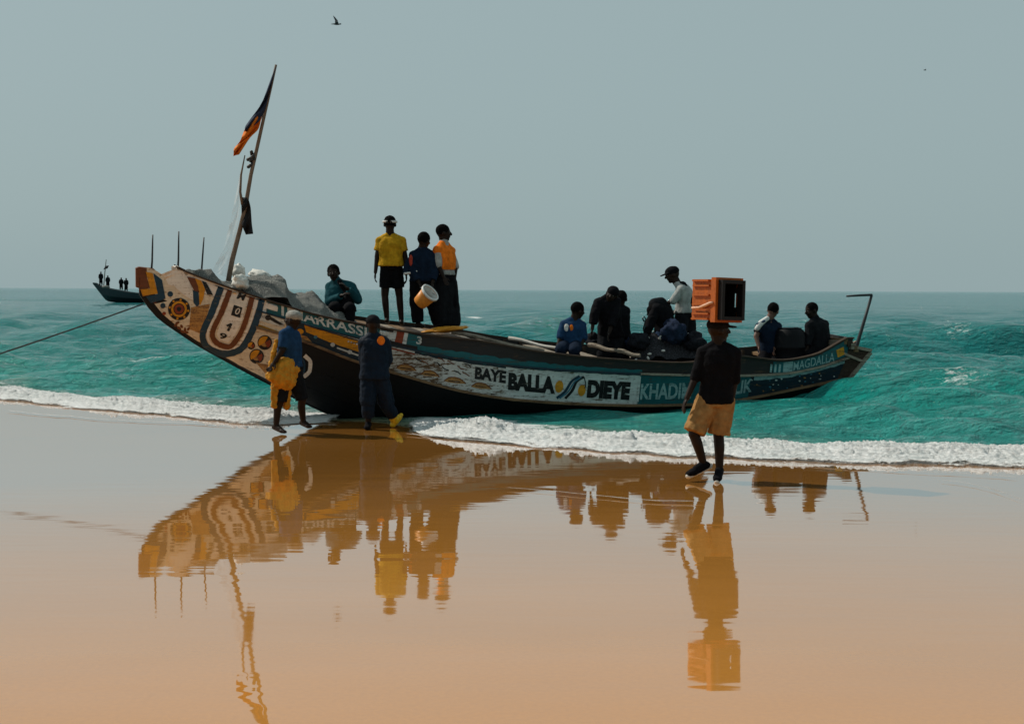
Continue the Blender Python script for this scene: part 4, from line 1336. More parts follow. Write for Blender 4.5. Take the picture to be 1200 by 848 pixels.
    def foot(self, mb, i, inf=0.0):
        a, t = self.j['an'][i], self.j['toe'][i]; k = self.k
        d = t-a; fl = Vector((d.x, d.y, d.z)).normalized()
        heel = a - fl*.045 + Vector((0, 0, -.035)); ball = a.lerp(t, .68) + Vector((0, 0, -.012))
        mb.capsule(a, heel, .038*k+inf, .036*k+inf); mb.capsule(heel, ball, .036*k+inf, .036*k+inf)
        sd = fl.cross(Z3).normalized()
        mb.capsule(ball+sd*.014, t+sd*.010, .030*k+inf, .022*k+inf); mb.capsule(ball-sd*.014, t-sd*.012, .030*k+inf, .020*k+inf)
        mb.capsule(a, a.lerp(t, .5), .036*k+inf, .034*k+inf)
    def head_axes(self):
        n, h = self.j['neck'], self.j['head']; up = (h-n).normalized()
        up = (up*.5+Z3*.5).normalized()
        f = (self.hf - up*self.hf.dot(up)).normalized(); r = f.cross(up)
        return h, f, r, up
    def head(self, mb):
        h, f, r, up = self.head_axes(); k = self.k*1.17
        mb.ell(h+up*.022*k-f*.008*k, r, .077*k, f, .098*k, up, .098*k, 18, 12)
        mb.ell(h-up*.030*k+f*.020*k, r, .060*k, f, .072*k, up, .078*k, 14, 10)
        mb.ell(h-up*.085*k+f*.050*k, r, .030*k, f, .032*k, up, .026*k, 10, 8)
        mb.capsule(h+up*.020*k+f*.088*k, h-up*.018*k+f*.108*k, .010*k, .017*k, 8, 2)
        for s_ in (-1, 1):
            mb.ell(h-up*.005*k+r*.080*k*s_-f*.008*k, r, .012*k, f, .022*k, up, .032*k, 8, 6)
            mb.capsule(h+up*.034*k+f*.078*k+r*.012*k*s_, h+up*.034*k+f*.068*k+r*.045*k*s_, .012*k, .010*k, 8, 2)
            mb.ell(h-up*.022*k+f*.070*k+r*.036*k*s_, r, .024*k, f, .020*k, up, .022*k, 8, 6)
        mb.capsule(h-up*.052*k+f*.084*k-r*.018*k, h-up*.052*k+f*.084*k+r*.018*k, .010*k, .010*k, 8, 2)
        mb.capsule(self.j['neck'], h-up*.04*k-f*.02*k, .060*k, .056*k)
        mid = (self.j['sh'][0]+self.j['sh'][1])/2
        mb.capsule(mid, self.j['neck'], .066*k, .056*k)
    def eyes(self, root):
        h, f, r, up = self.head_axes(); k = self.k*1.17
        for s_ in (-1, 1):
            mb = MB(); mb.ell(h+up*.012*k+f*.079*k+r*.031*k*s_, r, .010*k, f, .010*k, up, .007*k, 8, 6); mb.build('eye', eye_m, root, True)
    def cap_pts(self): return self.head_axes()

def person(Y, J, face, label, clothes, look=None, k=1.0, voxel=.010, group=None, skin_mat=None, eyes=True, base=None, cat='person'):
    g = Fig(Y, J, face, look, k)
    if base is not None:                       # stand the lower foot on the ground
        low = min(min(p.z-.024 for p in g.j['toe']), min(p.z-.074 for p in g.j['an'])) - .010
        for q, v_ in g.j.items():
            g.j[q] = [p + Z3*(base-low) for p in v_] if isinstance(v_, list) else v_ + Z3*(base-low)
        g.low = base
    hm = (g.j['an'][0]+g.j['an'][1])/2
    root = empty('person', (hm.x, hm.y, g.low), label, cat, group)
    mb = MB(); g.torso(mb); g.arms(mb); g.legs(mb); g.head(mb)
    for i in (0, 1): g.hand(mb, i); g.foot(mb, i)
    skinned(mb, 'body', skin_mat or skin, root, voxel, 3)
    if eyes: g.eyes(root)
    h, f, r, up = g.head_axes(); k0 = k; k = k*1.17
    for c in clothes:
        kind, mat = c[0], c[1]; o = c[2] if len(c) > 2 else {}
        mb = MB(); vx = voxel*1.15; k = k0*1.17
        wr, ws = o.get('wr', .022), o.get('ws', .10); nm = o.get('name', kind)
        if kind in ('shirt', 'jacket', 'vest', 'jumper'):
            inf = o.get('inf', .020)
            g.torso(mb, inf, o.get('len', 1.04), o.get('flare', .022))
            if kind != 'vest': g.arms(mb, o.get('sleeve', .75), inf*.9)
            if kind == 'jacket': mb.capsule(g.j['neck']-Z3*.05, g.j['neck'], .075*k, .068*k)
            skinned(mb, nm, mat, root, vx, 3, wr, ws)
        elif kind in ('shorts', 'trousers'):
            inf = o.get('inf', .022); g.legs(mb, o.get('leg', .95 if kind == 'shorts' else 1.92), inf)
            k = k0
            hm_ = (g.j['hip'][0]+g.j['hip'][1])/2; sm = (g.j['sh'][0]+g.j['sh'][1])/2; u = (sm-hm_).normalized()
            L_ = (g.j['hip'][1]-g.j['hip'][0]).normalized(); D_ = L_.cross(u).normalized()
            mb.loft([(hm_+u*q, L_, w_*k+inf*.6, D_, d_*k+inf*.6) for q, w_, d_ in ((-.06, .165, .108), (.0, .172, .114), (.06, .165, .110), (.12, .152, .102))])
            skinned(mb, nm, mat, root, vx, 3, wr, ws)
        elif kind in ('robe', 'skirt'):
            top = (g.j['hip'][0]+g.j['hip'][1])/2; bot = (g.j['an'][0]+g.j['an'][1])/2
            n = 7
            for q in range(n):
                a = q/(n-1)
                t = g.j['hip'][0].lerp(g.j['hip'][1], a); b_ = g.j['an'][0].lerp(g.j['an'][1], -.15+1.3*a)
                mb.capsule(t, b_+Z3*o.get('lift', .08), .12*k, o.get('hem', .10)*k)
            skinned(mb, nm, mat, root, vx, 3, wr, ws)
        elif kind in ('shoe', 'boot'):
            for i in o.get('which', (0, 1)):
                mb = MB(); g.foot(mb, i, .010)
                if kind == 'boot': mb.capsule(g.j['an'][i], g.j['an'][i].lerp(g.j['kn'][i], .30), .060*k, .066*k)
                sh = skinned(mb, nm, mat, root, voxel, 2)
                if o.get('sole'):
                    a, t = g.j['an'][i], g.j['toe'][i]; d = (t-a); fl = d.normalized(); sd = fl.cross(Z3).normalized(); nn = sd.cross(fl)
                    mb = MB(); hl = a - fl*.06 - nn*.075; tp = t + fl*.012 - nn*.030
                    mb.capsule(hl+nn*.02, tp+nn*.012, .040, .034, 10, 2)
                    so = skinned(mb, 'sole', o['sole'], sh, voxel, 1)
        elif kind == 'hair':
            mb.ell(h+up*.036*k-f*.016*k, r, .086*k, f, .100*k, up, .092*k, 18, 12)
            skinned(mb, nm, mat, root, voxel, 1, .012, .02)
        elif kind in ('cap', 'hat', 'beanie'):
            mb.ell(h+up*.052*k-f*.008*k, r, .088*k, f, .108*k, up, .076*k, 18, 12)
            mb.lathe(h+up*.025*k-f*.008*k, up, [(.090*k, 0), (.092*k, .03*k), (.088*k, .05*k)], 18)
            if kind == 'cap':
                for q in range(7):
                    a = (q-3)/3
                    p = h+up*.040*k+f*.085*k*math.cos(a*.9)+r*.072*k*a
                    mb.capsule(p, p+f*.085*k*math.cos(a*.8)-up*.012*k, .012*k, .010*k, 8, 2)
            if kind == 'hat':
                for q in range(24):
                    t = 2*math.pi*q/24; dd_ = r*math.cos(t)+f*math.sin(t)
                    p = h+up*.030*k; mb.capsule(p+dd_*.086*k, p+dd_*.118*k-up*(.018+.016*math.sin(t*2+1))*k, .014*k, .011*k, 8, 2)
            skinned(mb, nm, mat, root, voxel*.9, 2, .008, .05)
        elif kind == 'band':
            mb.lathe(h+up*.022*k-f*.008*k, up, [(.080*k, 0), (.104*k, .002*k), (.104*k, .030*k), (.082*k, .034*k)], 20)
            mb.build(nm, mat, root, True)
        elif kind == 'patch':
            # a cloth panel riding on the garment: centre, size given in pixels
            for (px, py, rx, ry, dp) in o['at']:
                c0 = unproj(px, py, Y+dp); S = Y/FPX
                m2 = MB(); m2.ell(c0, X3, rx*S, Y3, .020, Z3, ry*S, 14, 9); skinned(m2, nm, mat, root, voxel, 2, .01, .05)
        elif kind == 'drape':
            for seg in o['segs']:
                pts_ = [unproj(q[0], q[1], Y+q[2]) for q in seg]
                for (pa, qa), (pb, qb) in zip(zip(pts_, seg), zip(pts_[1:], seg[1:])):
                    mb.capsule(pa, pb, qa[3], qb[3])
            skinned(mb, nm, mat, root, vx, o.get('sm', 3), wr, ws)
    return root, g

black = cl('black', (0.0045, 0.0045, 0.006)); charcoal = cl('charcoal', (0.008, 0.009, 0.011)); navy = cl('navy', (0.006, 0.013, 0.028))
khaki = cl('khaki', (0.31, 0.170, 0.062)); yellow = cl('yellow', (0.42, 0.235, 0.012)); bluec = cl('blue', (0.011, 0.038, 0.092)); tealc = cl('teal', (0.010, 0.055, 0.068))
orange = cl('orange', (0.72, 0.17, 0.015)); grey = cl('grey', (0.30, 0.31, 0.30)); whitec = cl('white', (0.62, 0.62, 0.60)); oil = cl('oilskin', (0.46, 0.215, 0.022), .5)
darkblue = cl('darkblue', (0.005, 0.011, 0.022), .6); redc = cl('red', (0.35, 0.05, 0.03)); denim = cl('denim', (0.03, 0.055, 0.11)); palec = cl('palecap', (0.27, 0.26, 0.235)); olive = cl('olive', (0.045, 0.045, 0.035)); bootm = plain('boot_yellow', (0.62, 0.40, 0.02), .45)
solew = plain('sole_white', (0.62, 0.60, 0.55), .7)

# 1 crate carrier
CR_Y = 15.45
person(CR_Y, dict(head=(842, 389), neck=(842, 404), sh=[(824, 415), (861, 415)], el=[(815, 446, -.03), (861, 449, 0)], wr=[(805, 470, -.08), (857, 474, -.02)],
       hip=[(827, 473), (850, 473)], kn=[(813, 512, -.08), (842, 514, .02)], an=[(824.5, 547.5, -.02), (843, 554, -.02)], toe=[(807, 559, -.12), (840, 565.5, -.20)]),
       100, 'man in black shirt and tan shorts carrying an orange crate on his head',
       [('shirt', black, dict(sleeve=1.05, len=1.06, inf=.016, flare=.016)), ('shorts', khaki, dict(inf=.036, leg=.96, wr=.03)), ('shoe', black, dict(sole=solew)), ('cap', charcoal)], look=15, voxel=.0085, base=0.0)
# 2 man with rolled-down yellow oilskins
person(20.3, dict(head=(343.5, 374), neck=(341.5, 384), sh=[(333, 390, -.14), (346, 391, .16)], el=[(331, 410, -.22), (348, 412, .20)], wr=[(322, 424, -.24), (341, 428, .12)],
       hip=[(333, 436, -.07), (346, 436, .08)], kn=[(328, 470, -.06), (354, 468, .10)], an=[(323.5, 499, -.03), (355.5, 494, .2)], toe=[(334, 506, -.15), (364, 500, .1)]),
       -20, 'barefoot man in blue shirt and pale cap with yellow oilskins hanging from his waist',
       [('shirt', bluec, dict(sleeve=.9, len=.86, inf=.022)), ('shorts', charcoal, dict(leg=1.0)),
        ('drape', oil, dict(name='oilskin', wr=.05, ws=.055, sm=5, segs=[[(334, 428, -.1, .15), (330, 442, -.14, .16)], [(340, 430, .0, .15), (334, 446, -.05, .16)], [(322, 430, -.2, .06), (319, 440, -.2, .09)],
             [(323, 452, -.12, .07), (321, 476, -.12, .045)], [(335, 455, .0, .08), (336, 476, .02, .055)], [(328, 452, -.02, .08), (325, 468, .02, .06)], [(324, 400, -.18, .03), (318, 428, -.2, .045)]])),
        ('beanie', palec)], look=160, voxel=.0085, base=0.0)
# 3 figure in dark oilskins wading beside the hull
person(20.95, dict(head=(437, 379), neck=(437, 391), sh=[(427, 399, 0), (451, 400, .02)], el=[(426, 420, .05), (454, 421, .08)], wr=[(430, 436, .22), (448, 436, .24)],
       hip=[(431, 440), (447, 440)], kn=[(431, 470, -.04), (453, 472, .10)], an=[(431.5, 496, 0), (463, 492, .25)], toe=[(430, 501, -.15), (470, 486, .27)]),
       95, 'figure in dark blue oilskins with one yellow boot striding beside the hull',
       [('jacket', darkblue, dict(sleeve=1.8, len=1.1, inf=.035, wr=.03)), ('trousers', darkblue, dict(inf=.036, leg=1.72, wr=.03, name='oilskin_trousers')),
        ('boot', bootm, dict(which=(1,))), ('shoe', black, dict(which=(0,))), ('patch', orange, dict(name='shoulder_patch', at=[(446.5, 399, 4.8, 5.5, -.115)])), ('beanie', charcoal)], voxel=.0085, base=0.0)
# 4 man hunched on the bow
person(23.0, dict(head=(391, 319), neck=(394, 329), sh=[(387, 335, .02), (412, 335, 0)], el=[(386, 354, -.1), (419, 351, -.12)], wr=[(401, 346, -.28), (407, 338, -.25)],
       hip=[(394, 364), (409, 364)], kn=[(392, 360, -.45), (410, 361, -.45)], an=[(392, 381, -.5), (410, 384, -.5)]),
       -90, 'man in teal jacket crouched on the bow by the net heap',
       [('jacket', tealc, dict(sleeve=1.9, inf=.03)), ('trousers', black), ('hair', hair_m), ('drape', black, dict(name='bag_strap', segs=[[(398, 330, -.14, .04), (408, 345, -.2, .05), (405, 360, -.2, .12)]]))], voxel=.011)
# 5 man in yellow shirt
person(23.4, dict(head=(457, 262), neck=(457, 274), sh=[(446, 281), (470, 281)], el=[(442, 301, 0), (475, 302, 0)], wr=[(440, 319, -.03), (476, 321, -.05)],
       hip=[(452, 312), (465, 312)], kn=[(451, 346, 0), (468, 346, .03)], an=[(453.5, 374, 0), (470.5, 376, .03)]),
       90, 'man in yellow shirt and black shorts standing on the foredeck',
       [('shirt', yellow, dict(sleeve=.62, len=1.0, inf=.026, wr=.03)), ('shorts', black, dict(leg=.74, inf=.018)), ('hair', hair_m), ('band', whitec, dict(name='headband'))], voxel=.010)
# 6 man with bucket
person(23.35, dict(head=(497, 281), neck=(495, 291), sh=[(485, 298, -.02), (507, 299, .05)], el=[(482, 315, -.10), (510, 317, .0)], wr=[(491, 331, -.20), (507, 331, -.15)],
       hip=[(488, 330), (503, 330)], kn=[(489, 356), (508, 356, .05)], an=[(490, 379), (514, 380, .05)]),
       60, 'man in navy jacket holding an orange bucket on the foredeck',
       [('jacket', navy, dict(sleeve=1.85, len=1.0, inf=.030)), ('trousers', black, dict(inf=.04)), ('hair', hair_m),
        ('drape', navy, dict(name='jacket_tail', segs=[[(480, 306, -.1, .07), (476, 318, -.12, .06)], [(484, 310, -.1, .08), (484, 322, -.1, .07)], [(492, 312, -.06, .09), (494, 323, -.06, .08)]])),
        ('drape', whitec, dict(name='jacket_stripe', wr=.0, segs=[[(474, 320.5, -.165, .02), (482, 319.5, -.17, .02), (488, 318, -.16, .02)]])),
        ('patch', redc, dict(name='shoulder_stripe', at=[(481.5, 305, 2.4, 7, -.17)]))], voxel=.010)
# 7 person in orange vest
person(23.55, dict(head=(520, 272), neck=(520, 283), sh=[(513, 292, -.16), (528, 293, .14)], el=[(514, 311, -.22), (534, 312, .12)], wr=[(520, 325, -.28), (532, 330, .02)],
       hip=[(515, 330, -.08), (527, 330, .08)], kn=[(514, 357, -.08), (528, 357, .08)], an=[(516, 380, -.1), (530, 381, .1)]),
       10, 'person in orange life vest and long dark trousers standing on the foredeck',
       [('jacket', grey, dict(sleeve=1.15, len=.80, inf=.014)), ('vest', orange, dict(name='life_vest', len=.64, inf=.030, wr=.02)),
        ('trousers', black, dict(inf=.045)), ('robe', charcoal, dict(lift=.06, hem=.10, name='wrapper')), ('hair', hair_m)], voxel=.010)
# 8 seated man in blue
person(23.55, dict(head=(677, 363), neck=(673, 373), sh=[(661, 379, -.05), (682, 380, .05)], el=[(657, 394, -.1), (684, 395, .0)], wr=[(653, 408, -.2), (680, 408, -.15)],
       hip=[(661, 404), (676, 404)], kn=[(657, 410, -.42), (673, 411, -.42)], an=[(656, 436, -.35), (672, 437, -.35)]),
       -100, 'man in blue and white top sitting on a thwart amidships',
       [('shirt', bluec, dict(sleeve=1.2, inf=.025)), ('patch', whitec, dict(name='shirt_panel', at=[(664, 384, 3.2, 5.0, -.138)])), ('patch', orange, dict(name='shirt_stripe', at=[(669.5, 384, 2.4, 4.2, -.142)])),
        ('trousers', navy), ('hair', hair_m)], look=30, voxel=.011)
# 9a / 9b two men bending over the catch
person(23.9, dict(head=(717, 344, -.05), neck=(712, 349, 0), sh=[(701, 354, -.05), (722, 352, .1)], el=[(696, 370, -.15), (719, 372, -.1)], wr=[(694, 386, -.2), (714, 390, -.25)],
       hip=[(708, 392, .12), (724, 392, .18)], kn=[(707, 415, 0), (723, 415, .05)], an=[(706, 440), (725, 441)]),
       -100, 'man in black oilskins stooping with one arm hanging over the catch',
       [('jacket', black, dict(sleeve=1.6, inf=.035, wr=.03)), ('trousers', charcoal, dict(inf=.035)), ('beanie', black)], voxel=.011)
person(24.35, dict(head=(728, 349), neck=(727, 359), sh=[(717, 363), (733, 363)], el=[(716, 380), (733, 381)], wr=[(716, 394, -.1), (731, 396, -.1)],
       hip=[(718, 394), (731, 394)], kn=[(719, 416), (731, 416)], an=[(719, 440), (733, 440)]),
       80, 'man in black standing close behind the stooping man',
       [('jacket', charcoal, dict(sleeve=1.8, inf=.03)), ('trousers', black, dict(inf=.03)), ('hair', hair_m)], voxel=.011)
# 10 man doubled over in front of the capped man
person(24.1, dict(head=(766, 364, -.1), neck=(771, 360), sh=[(768, 361, -.18), (780, 358, .16)], el=[(762, 379, -.25), (776, 380, .1)], wr=[(757, 394, -.3), (772, 396, .0)],
       hip=[(776, 388, -.08), (785, 388, .1)], kn=[(768, 406, -.1), (782, 408, .1)], an=[(774, 432, -.1), (788, 434, .1)]),
       180, 'man in black doubled over beside the dark net heap',
       [('jacket', black, dict(sleeve=1.8, inf=.035, wr=.03)), ('trousers', denim, dict(inf=.03)), ('hair', hair_m), ('drape', charcoal, dict(name='hood', segs=[[(774, 356, 0, .12), (768, 357, -.05, .12)]]))], voxel=.011)
# 11 man in cap reaching
person(24.35, dict(head=(788, 321), neck=(793, 331), sh=[(798, 338, -.17), (803, 337, .16)], el=[(789, 352, -.22), (800, 356, .18)], wr=[(779, 357, -.2), (790, 366, .05)],
       hip=[(799, 366, -.08), (807, 366, .08)], kn=[(797, 388, -.08), (808, 390, .08)], an=[(802, 410, -.1), (812, 412, .1)]),
       180, 'man in grey shirt and peaked cap reaching towards the stooped man',
       [('shirt', grey, dict(sleeve=1.2, inf=.022)), ('drape', charcoal, dict(name='bib', segs=[[(799, 336, -.05, .10), (804, 352, 0, .13), (804, 366, 0, .14)]])), ('trousers', charcoal, dict(inf=.035)), ('cap', black)], voxel=.010)
# 12 / 13 stern pair
person(25.0, dict(head=(906, 363), neck=(902, 373), sh=[(890, 382, -.05), (911, 381, .1)], el=[(886, 394, -.1), (912, 396, .05)], wr=[(889, 406, -.18), (908, 408, -.1)],
       hip=[(896, 412, .05), (910, 412, .08)], kn=[(893, 428, -.2), (908, 429, -.2)], an=[(896, 444, -.05), (911, 445, 0)]),
       -100, 'man in striped pale top leaning over the gunwale at the stern',
       [('shirt', navy, dict(sleeve=.6, inf=.026)), ('drape', whitec, dict(name='shirt_stripe', wr=.01, segs=[[(887, 385, -.16, .045), (892, 378, -.15, .05), (899, 373, -.1, .045)]])),
        ('drape', bluec, dict(name='shirt_band', wr=.0, segs=[[(887.5, 379.5, -.165, .02), (896, 376, -.19, .02)]])), ('trousers', black), ('hair', hair_m)], look=60, voxel=.011, skin_mat=skin_w)
person(25.15, dict(head=(951, 363), neck=(955, 373), sh=[(949, 380, -.1), (966, 379, .12)], el=[(948, 395, -.15), (968, 397, .1)], wr=[(946, 408, -.25), (962, 410, -.05)],
       hip=[(952, 408, -.04), (964, 408, .1)], kn=[(946, 416, -.25), (958, 418, -.2)], an=[(949, 436, -.2), (960, 437, -.15)]),
       200, 'man in dark jacket sitting at the stern with his head bowed',
       [('jacket', charcoal, dict(sleeve=1.8, inf=.03)), ('trousers', black), ('hair', hair_m)], look=200, voxel=.011)

# ---- things they carry
def bucket():
    c = unproj(492, 355, 23.05); c2 = unproj(504.5, 342.5, 22.93)
    ax = (c2-c).normalized(); S = 23/FPX
    root = empty('bucket', c, 'orange plastic bucket with white rim held out by the man in navy', 'bucket')
    mb = MB(); L = (c2-c).length
    r0, r1 = .115, .148
    prof_ = [(r0*.2, 0), (r0*.96, 0), (r0, .012), (r1, L), (r1+.012, L), (r1+.012, L-.02)]
    pr = [(.01, 0.0), (r0, 0.0), (r0+.004, .012), (r1, L), (r1-.008, L), (r0-.006, .02), (.01, .02)]
    mb.lathe(c, ax, pr, 28); mb.build('shell', plain('bucket_orange', (0.62, 0.22, 0.025), .45, .15), root, True)
    mb = MB(); mb.hoop(c+ax*(L-.03), ax, [(r1-.006, 0), (r1+.014, 0), (r1+.014, .034), (r1-.012, .034)], 28); mb.build('rim', plain('bucket_rim', (0.66, 0.66, 0.64), .5, .1), root, True)
    mb = MB(); mb.hoop(c+ax*.035, ax, [(r0-.002, 0), (r1-.012, L-.05), (r1-.018, L-.05), (r0-.010, .0)], 28); mb.build('lining', plain('bucket_lining', (0.55, 0.53, 0.50), .5, .15), root, True)
    a = ax.orthogonal().normalized(); b_ = ax.cross(a)
    w = unproj(492.5, 337, 23.12); rim = c+ax*L
    e1 = rim + b_*r1; e2 = rim - b_*r1
    mb = MB(); mb.tube([e1.lerp(w, 0)] + [e1.lerp(w, t)+(e1-e2)*.10*math.sin(t*3.1) for t in (.3, .6, .9)] + [w] + [e2.lerp(w, t)-(e1-e2)*.10*math.sin(t*3.1) for t in (.9, .6, .3)] + [e2], .006, 6)
    mb.build('handle', dark_metal, root, True)
bucket()

def crate(C, W, H, D, om, label, a_deg, tilt, ribs, cord, slot):
    # open side turned to the right of the viewer
    a = rad(a_deg); F = Vector((math.sin(a), -math.cos(a), 0)); R = Vector((math.cos(a), math.sin(a), 0)); U = Z3
    t = rad(tilt); R, U = R*math.cos(t)-U*math.sin(t), U*math.cos(t)+R*math.sin(t)
    root = empty('crate', C-U*H/2, label, 'crate')
    th = .012
    def wall(name, c, ax, hx, ay, hy, az, hz, holes):
        """flat wall with rectangular slots, joined from boxes round each hole"""
        mb = MB()
        ysl = sorted(set([-hy, hy] + [y for h in holes for y in (h[1]-h[3], h[1]+h[3])]))
        for y0, y1 in zip(ysl, ysl[1:]):
            ym = (y0+y1)/2
            cut = sorted([(h[0]-h[2], h[0]+h[2]) for h in holes if h[1]-h[3] < ym < h[1]+h[3]])
            x = -hx
            for q0, q1 in cut + [(hx, hx)]:
                if q0-x > 1e-4: mb.box(c+ax*((x+q0)/2)+ay*ym, ax, (q0-x)/2+.0005, ay, (y1-y0)/2+.0005, az, hz)
                x = q1
        return mb.build(name, om, root)
    fr = C + F*(D/2)
    sh = [(slot, .0, .024, .075), (slot+.008, .15, .014, .022), (slot+.008, -.15, .014, .022)]
    wall('side_panel', C-R*(W/2-th), F, D/2, U, H/2, R, th/2, [])
    wall('side_panel', C+R*(W/2-th), F, D/2, U, H/2, R, th/2, sh if not ribs else [(slot-.025, .0, .065, .10)])
    wall('end_panel', C+U*(H/2-th), F, D/2-.001, R, W/2-.02, U, th/2, [])
    wall('end_panel', C-U*(H/2-th), F, D/2-.001, R, W/2-.02, U, th/2, [])
    wall('bottom_panel', C-F*(D/2-th), R, W/2-.01, U, H/2-.01, F, th/2, [])
    for sg in (-1, 1):
        mb = MB(); mb.box(fr+R*sg*(W/2+.006)-F*.035, R, .016, U, H/2+.020, F, .036); mb.build('rim', om, root)
        mb = MB(); mb.box(fr+U*sg*(H/2+.004)-F*.036, R, W/2-.012, U, .017, F, .034); mb.build('rim', om, root)
    if ribs:
        for y, hx in ((-.205, .02), (-.15, .012), (-.05, .012), (.05, .012), (.15, .012), (.205, .02)):
            mb = MB(); mb.box(C-R*(W/2+.004)-F*.05+U*y*H/.435, F, D/2-.07, U, .009, R, hx); mb.build('stiffening_rib', om, root)
    if cord:
        ol = plain('crate_cord', (0.66, 0.40, 0.28), .7, .2)
        mb = MB(); p = [C-R*(W/2+.022)-F*.17-U*.09, C-R*(W/2+.03)-F*.04-U*.085, C-R*(W/2+.034)+F*.06-U*.06, C-R*(W/2+.03)+F*.13-U*.035, C-R*(W/2+.03)+F*.17-U*.03]
        mb.tube(p, [.012, .014, .018, .016, .012], 7); mb.build('cord', ol, root, True)
    return F, R, U
cC = unproj(839.5, 351.5, CR_Y)
cF, cR, cU = crate(cC, .345, .435, .40, plain('crate_orange', (0.38, 0.088, 0.008), .55, .3, 9, .12, 50, .003), "orange plastic fish crate lying on its side on the man's head", 34, 1.5, True, True, .160)
crate(cC+cF*.085+cR*.006, .285, .385, .36, plain('crate_black', (0.006, 0.006, 0.007), .6, .2, spec=.2), 'black plastic crate nested inside the orange one with its mouth open', 34, 1.5, False, False, .075)

# ================================================================== THE FAR BOAT
FY = 175.0
def far_boat():
    fm_ = plain('far_hull', (0.026, 0.040, 0.046), .7, .3, 1.0)  # hull colour lightened to stand in for haze over the distance
    c = unproj(145, 352, FY)
    root = empty('fishing_pirogue', Vector((c.x, FY, 0.05)), 'small dark pirogue motoring far out on the sea', 'boat')
    top = interp([(109, 331), (113, 331.5), (118, 335), (125, 337), (140, 340), (160, 343), (180, 344), (215, 343), (235, 338)])
    kl = interp([(109, 333), (113, 338), (120, 347), (126, 353), (140, 354.5), (160, 355), (200, 355), (235, 352)])
    bw = interp([(109, .15), (118, .6), (135, 1.1), (170, 1.35), (210, 1.2), (235, .7)])
    n = 36; V = []; Fc = []
    for i in range(n):
        px = 109+(235-109)*i/(n-1); T, K = unproj(px, top(px), FY), unproj(px, kl(px), FY); b_ = bw(px)
        M = T.lerp(K, .55)
        V += [T+Y3*-b_, M+Y3*-b_*.85, K, M+Y3*b_*.85, T+Y3*b_, T+Y3*(b_-.08)-Z3*.02, M+Y3*b_*.5, M-Y3*b_*.5, T-Y3*(b_-.08)-Z3*.02]
    w = 9
    for i in range(n-1):
        for j in range(w):
            j2 = (j+1) % w; Fc.append((i*w+j, i*w+j2, (i+1)*w+j2, (i+1)*w+j))
    Fc.append(tuple(reversed(range(w)))); Fc.append(tuple((n-1)*w+j for j in range(w)))
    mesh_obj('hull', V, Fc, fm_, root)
    # foredeck the crew stand on
    V = []; Fc = []
    for i in range(n):
        px = 112+(230-112)*i/(n-1); T = unproj(px, top(px)+.8, FY); b_ = bw(px)-.1
        V += [T-Y3*b_, T+Y3*b_]
    for i in range(n-1): Fc.append((i*2, i*2+1, i*2+3, i*2+2))
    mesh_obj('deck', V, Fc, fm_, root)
    mb = MB(); mb.tube([unproj(121.5, 336, FY), unproj(123, 318, FY), unproj(124.5, 304, FY)], [.07, .06, .04], 6); mb.build('mast', pole_m, root)
    mb = MB(); a = [unproj(121, 316, FY), unproj(123.5, 311.5, FY), unproj(127.5, 311, FY-.3), unproj(126, 314.5, FY-.2)]
    mb.add(a+[p+Y3*.05 for p in a], [(0, 1, 2, 3), (7, 6, 5, 4), (0, 4, 5, 1), (1, 5, 6, 2), (2, 6, 7, 3), (3, 7, 4, 0)]); mb.build('pennant', f_black, root)
    mb = MB(); mb.ell(unproj(124, 336.5, FY-.5), X3, .5, Y3, .4, Z3, .25); mb.build('net_pile', net_grey, root, True)
far_boat()
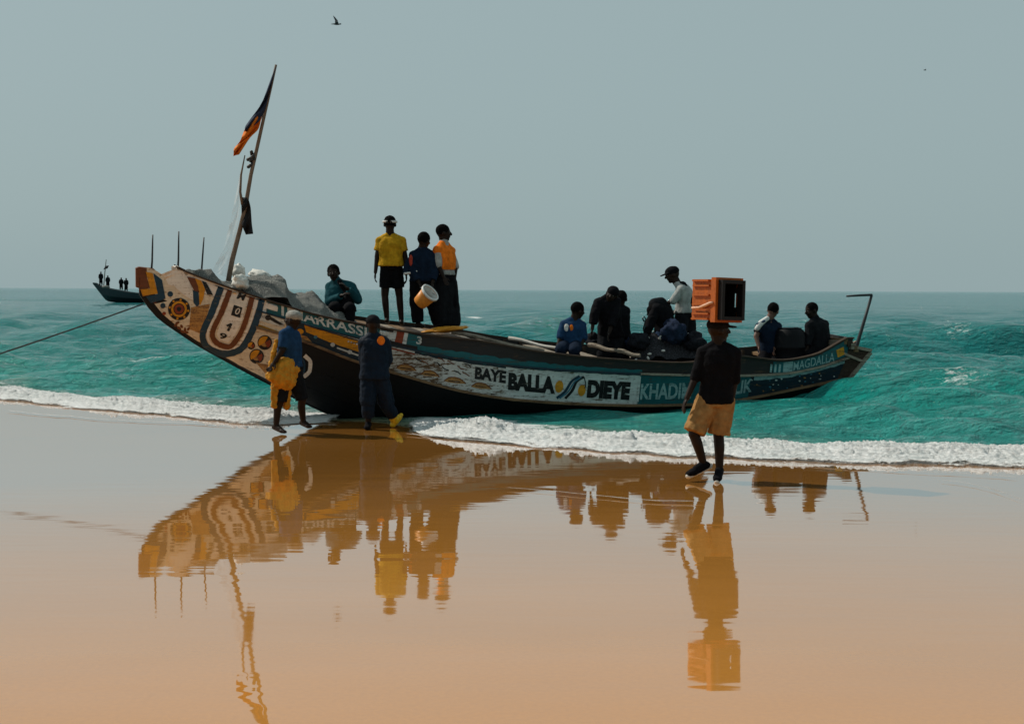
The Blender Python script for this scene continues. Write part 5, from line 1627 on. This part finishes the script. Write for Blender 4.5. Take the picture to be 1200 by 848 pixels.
for (x, yt, yb, lab, fc) in ((118.2, 318, 335, 'far crewman standing foremost beside the little mast', 0), (126.3, 322.5, 338, 'far crewman standing alone just behind the little mast', 180),
                         (142.0, 325, 340, 'far crewman standing amidships, on the mast side of a pair', 0), (147.8, 325.5, 341.5, 'far crewman standing amidships, on the stern side of a pair', 180)):
    H = yb-yt; s_ = H/17.0
    person(FY, dict(head=(x, yt+1.3*s_), neck=(x, yt+2.7*s_), sh=[(x-1.7, yt+3.6*s_), (x+1.7, yt+3.6*s_)], el=[(x-2.2, yt+6.4*s_), (x+2.2, yt+6.4*s_)], wr=[(x-2.0, yt+8.8*s_), (x+1.9, yt+8.8*s_)],
           hip=[(x-.9, yt+8.6*s_), (x+.9, yt+8.6*s_)], kn=[(x-1.1, yt+12.6*s_), (x+1.1, yt+12.6*s_)], an=[(x-1.2, yb-.5), (x+1.3, yb-.5)]),
           -90+fc*.3, lab, [('jacket', charcoal, dict(sleeve=1.7, inf=.04)), ('trousers', black, dict(inf=.03))], voxel=.035, eyes=False, group=None)

# ================================================================== BIRDS
def gull(px, py, Y, span, label, bank):
    c = unproj(px, py, Y); root = empty('seabird', c, label, 'bird')
    gm = plain('gull', (0.05, 0.055, 0.06), .8, .2)
    f = Vector((.9, .2, 0)).normalized(); r = Vector((-.2, .9, 0)).normalized(); u = Z3
    mb = MB(); mb.ell(c, f, span*.17, r, span*.045, u, span*.05); mb.ell(c+f*span*.18+u*span*.015, f, span*.05, r, span*.032, u, span*.034)
    mb.capsule(c-f*span*.14, c-f*span*.27-u*span*.01, span*.03, span*.012, 8, 2)
    mb.capsule(c+f*span*.22+u*span*.01, c+f*span*.26, span*.012, span*.004, 6, 2)
    skinned(mb, 'body', gm, root, span*.012, 2)
    for s_, a1, a2 in ((1, bank[0], bank[1]), (-1, bank[2], bank[3])):
        d1 = (r*s_*math.cos(rad(a1)) + u*math.sin(rad(a1))); d2 = (r*s_*math.cos(rad(a2)) + u*math.sin(rad(a2)) - f*.5).normalized()
        p0 = c+u*span*.02; p1 = p0+d1*span*.24; p2 = p1+d2*span*.30
        mb = MB(); V = []
        for p, ch in ((p0, .15), (p1, .13), (p1.lerp(p2, .6), .08), (p2, .015)):
            for du, df in ((.008, .5), (.014, 0), (.004, -.5), (-.004, 0)): V.append(p+f*ch*df*span+u*du*span)
        Fc = [(0, 1, 2, 3), (15, 14, 13, 12)]
        for i in range(3):
            for j in range(4): Fc.append((i*4+j, (i+1)*4+j, (i+1)*4+(j+1) % 4, i*4+(j+1) % 4))
        mb.add(V, Fc); mb.build('wing', gm, root)
gull(394.5, 28.5, 95, 1.35, 'dark gull with raised wing flying high over the bow flag', (50, 62, 5, -8))
gull(1084, 82.5, 260, 1.2, 'tiny speck of a distant gull high over the open sea', (30, 20, 20, 10))

flush_queue()
print('objects', len(scene.objects))
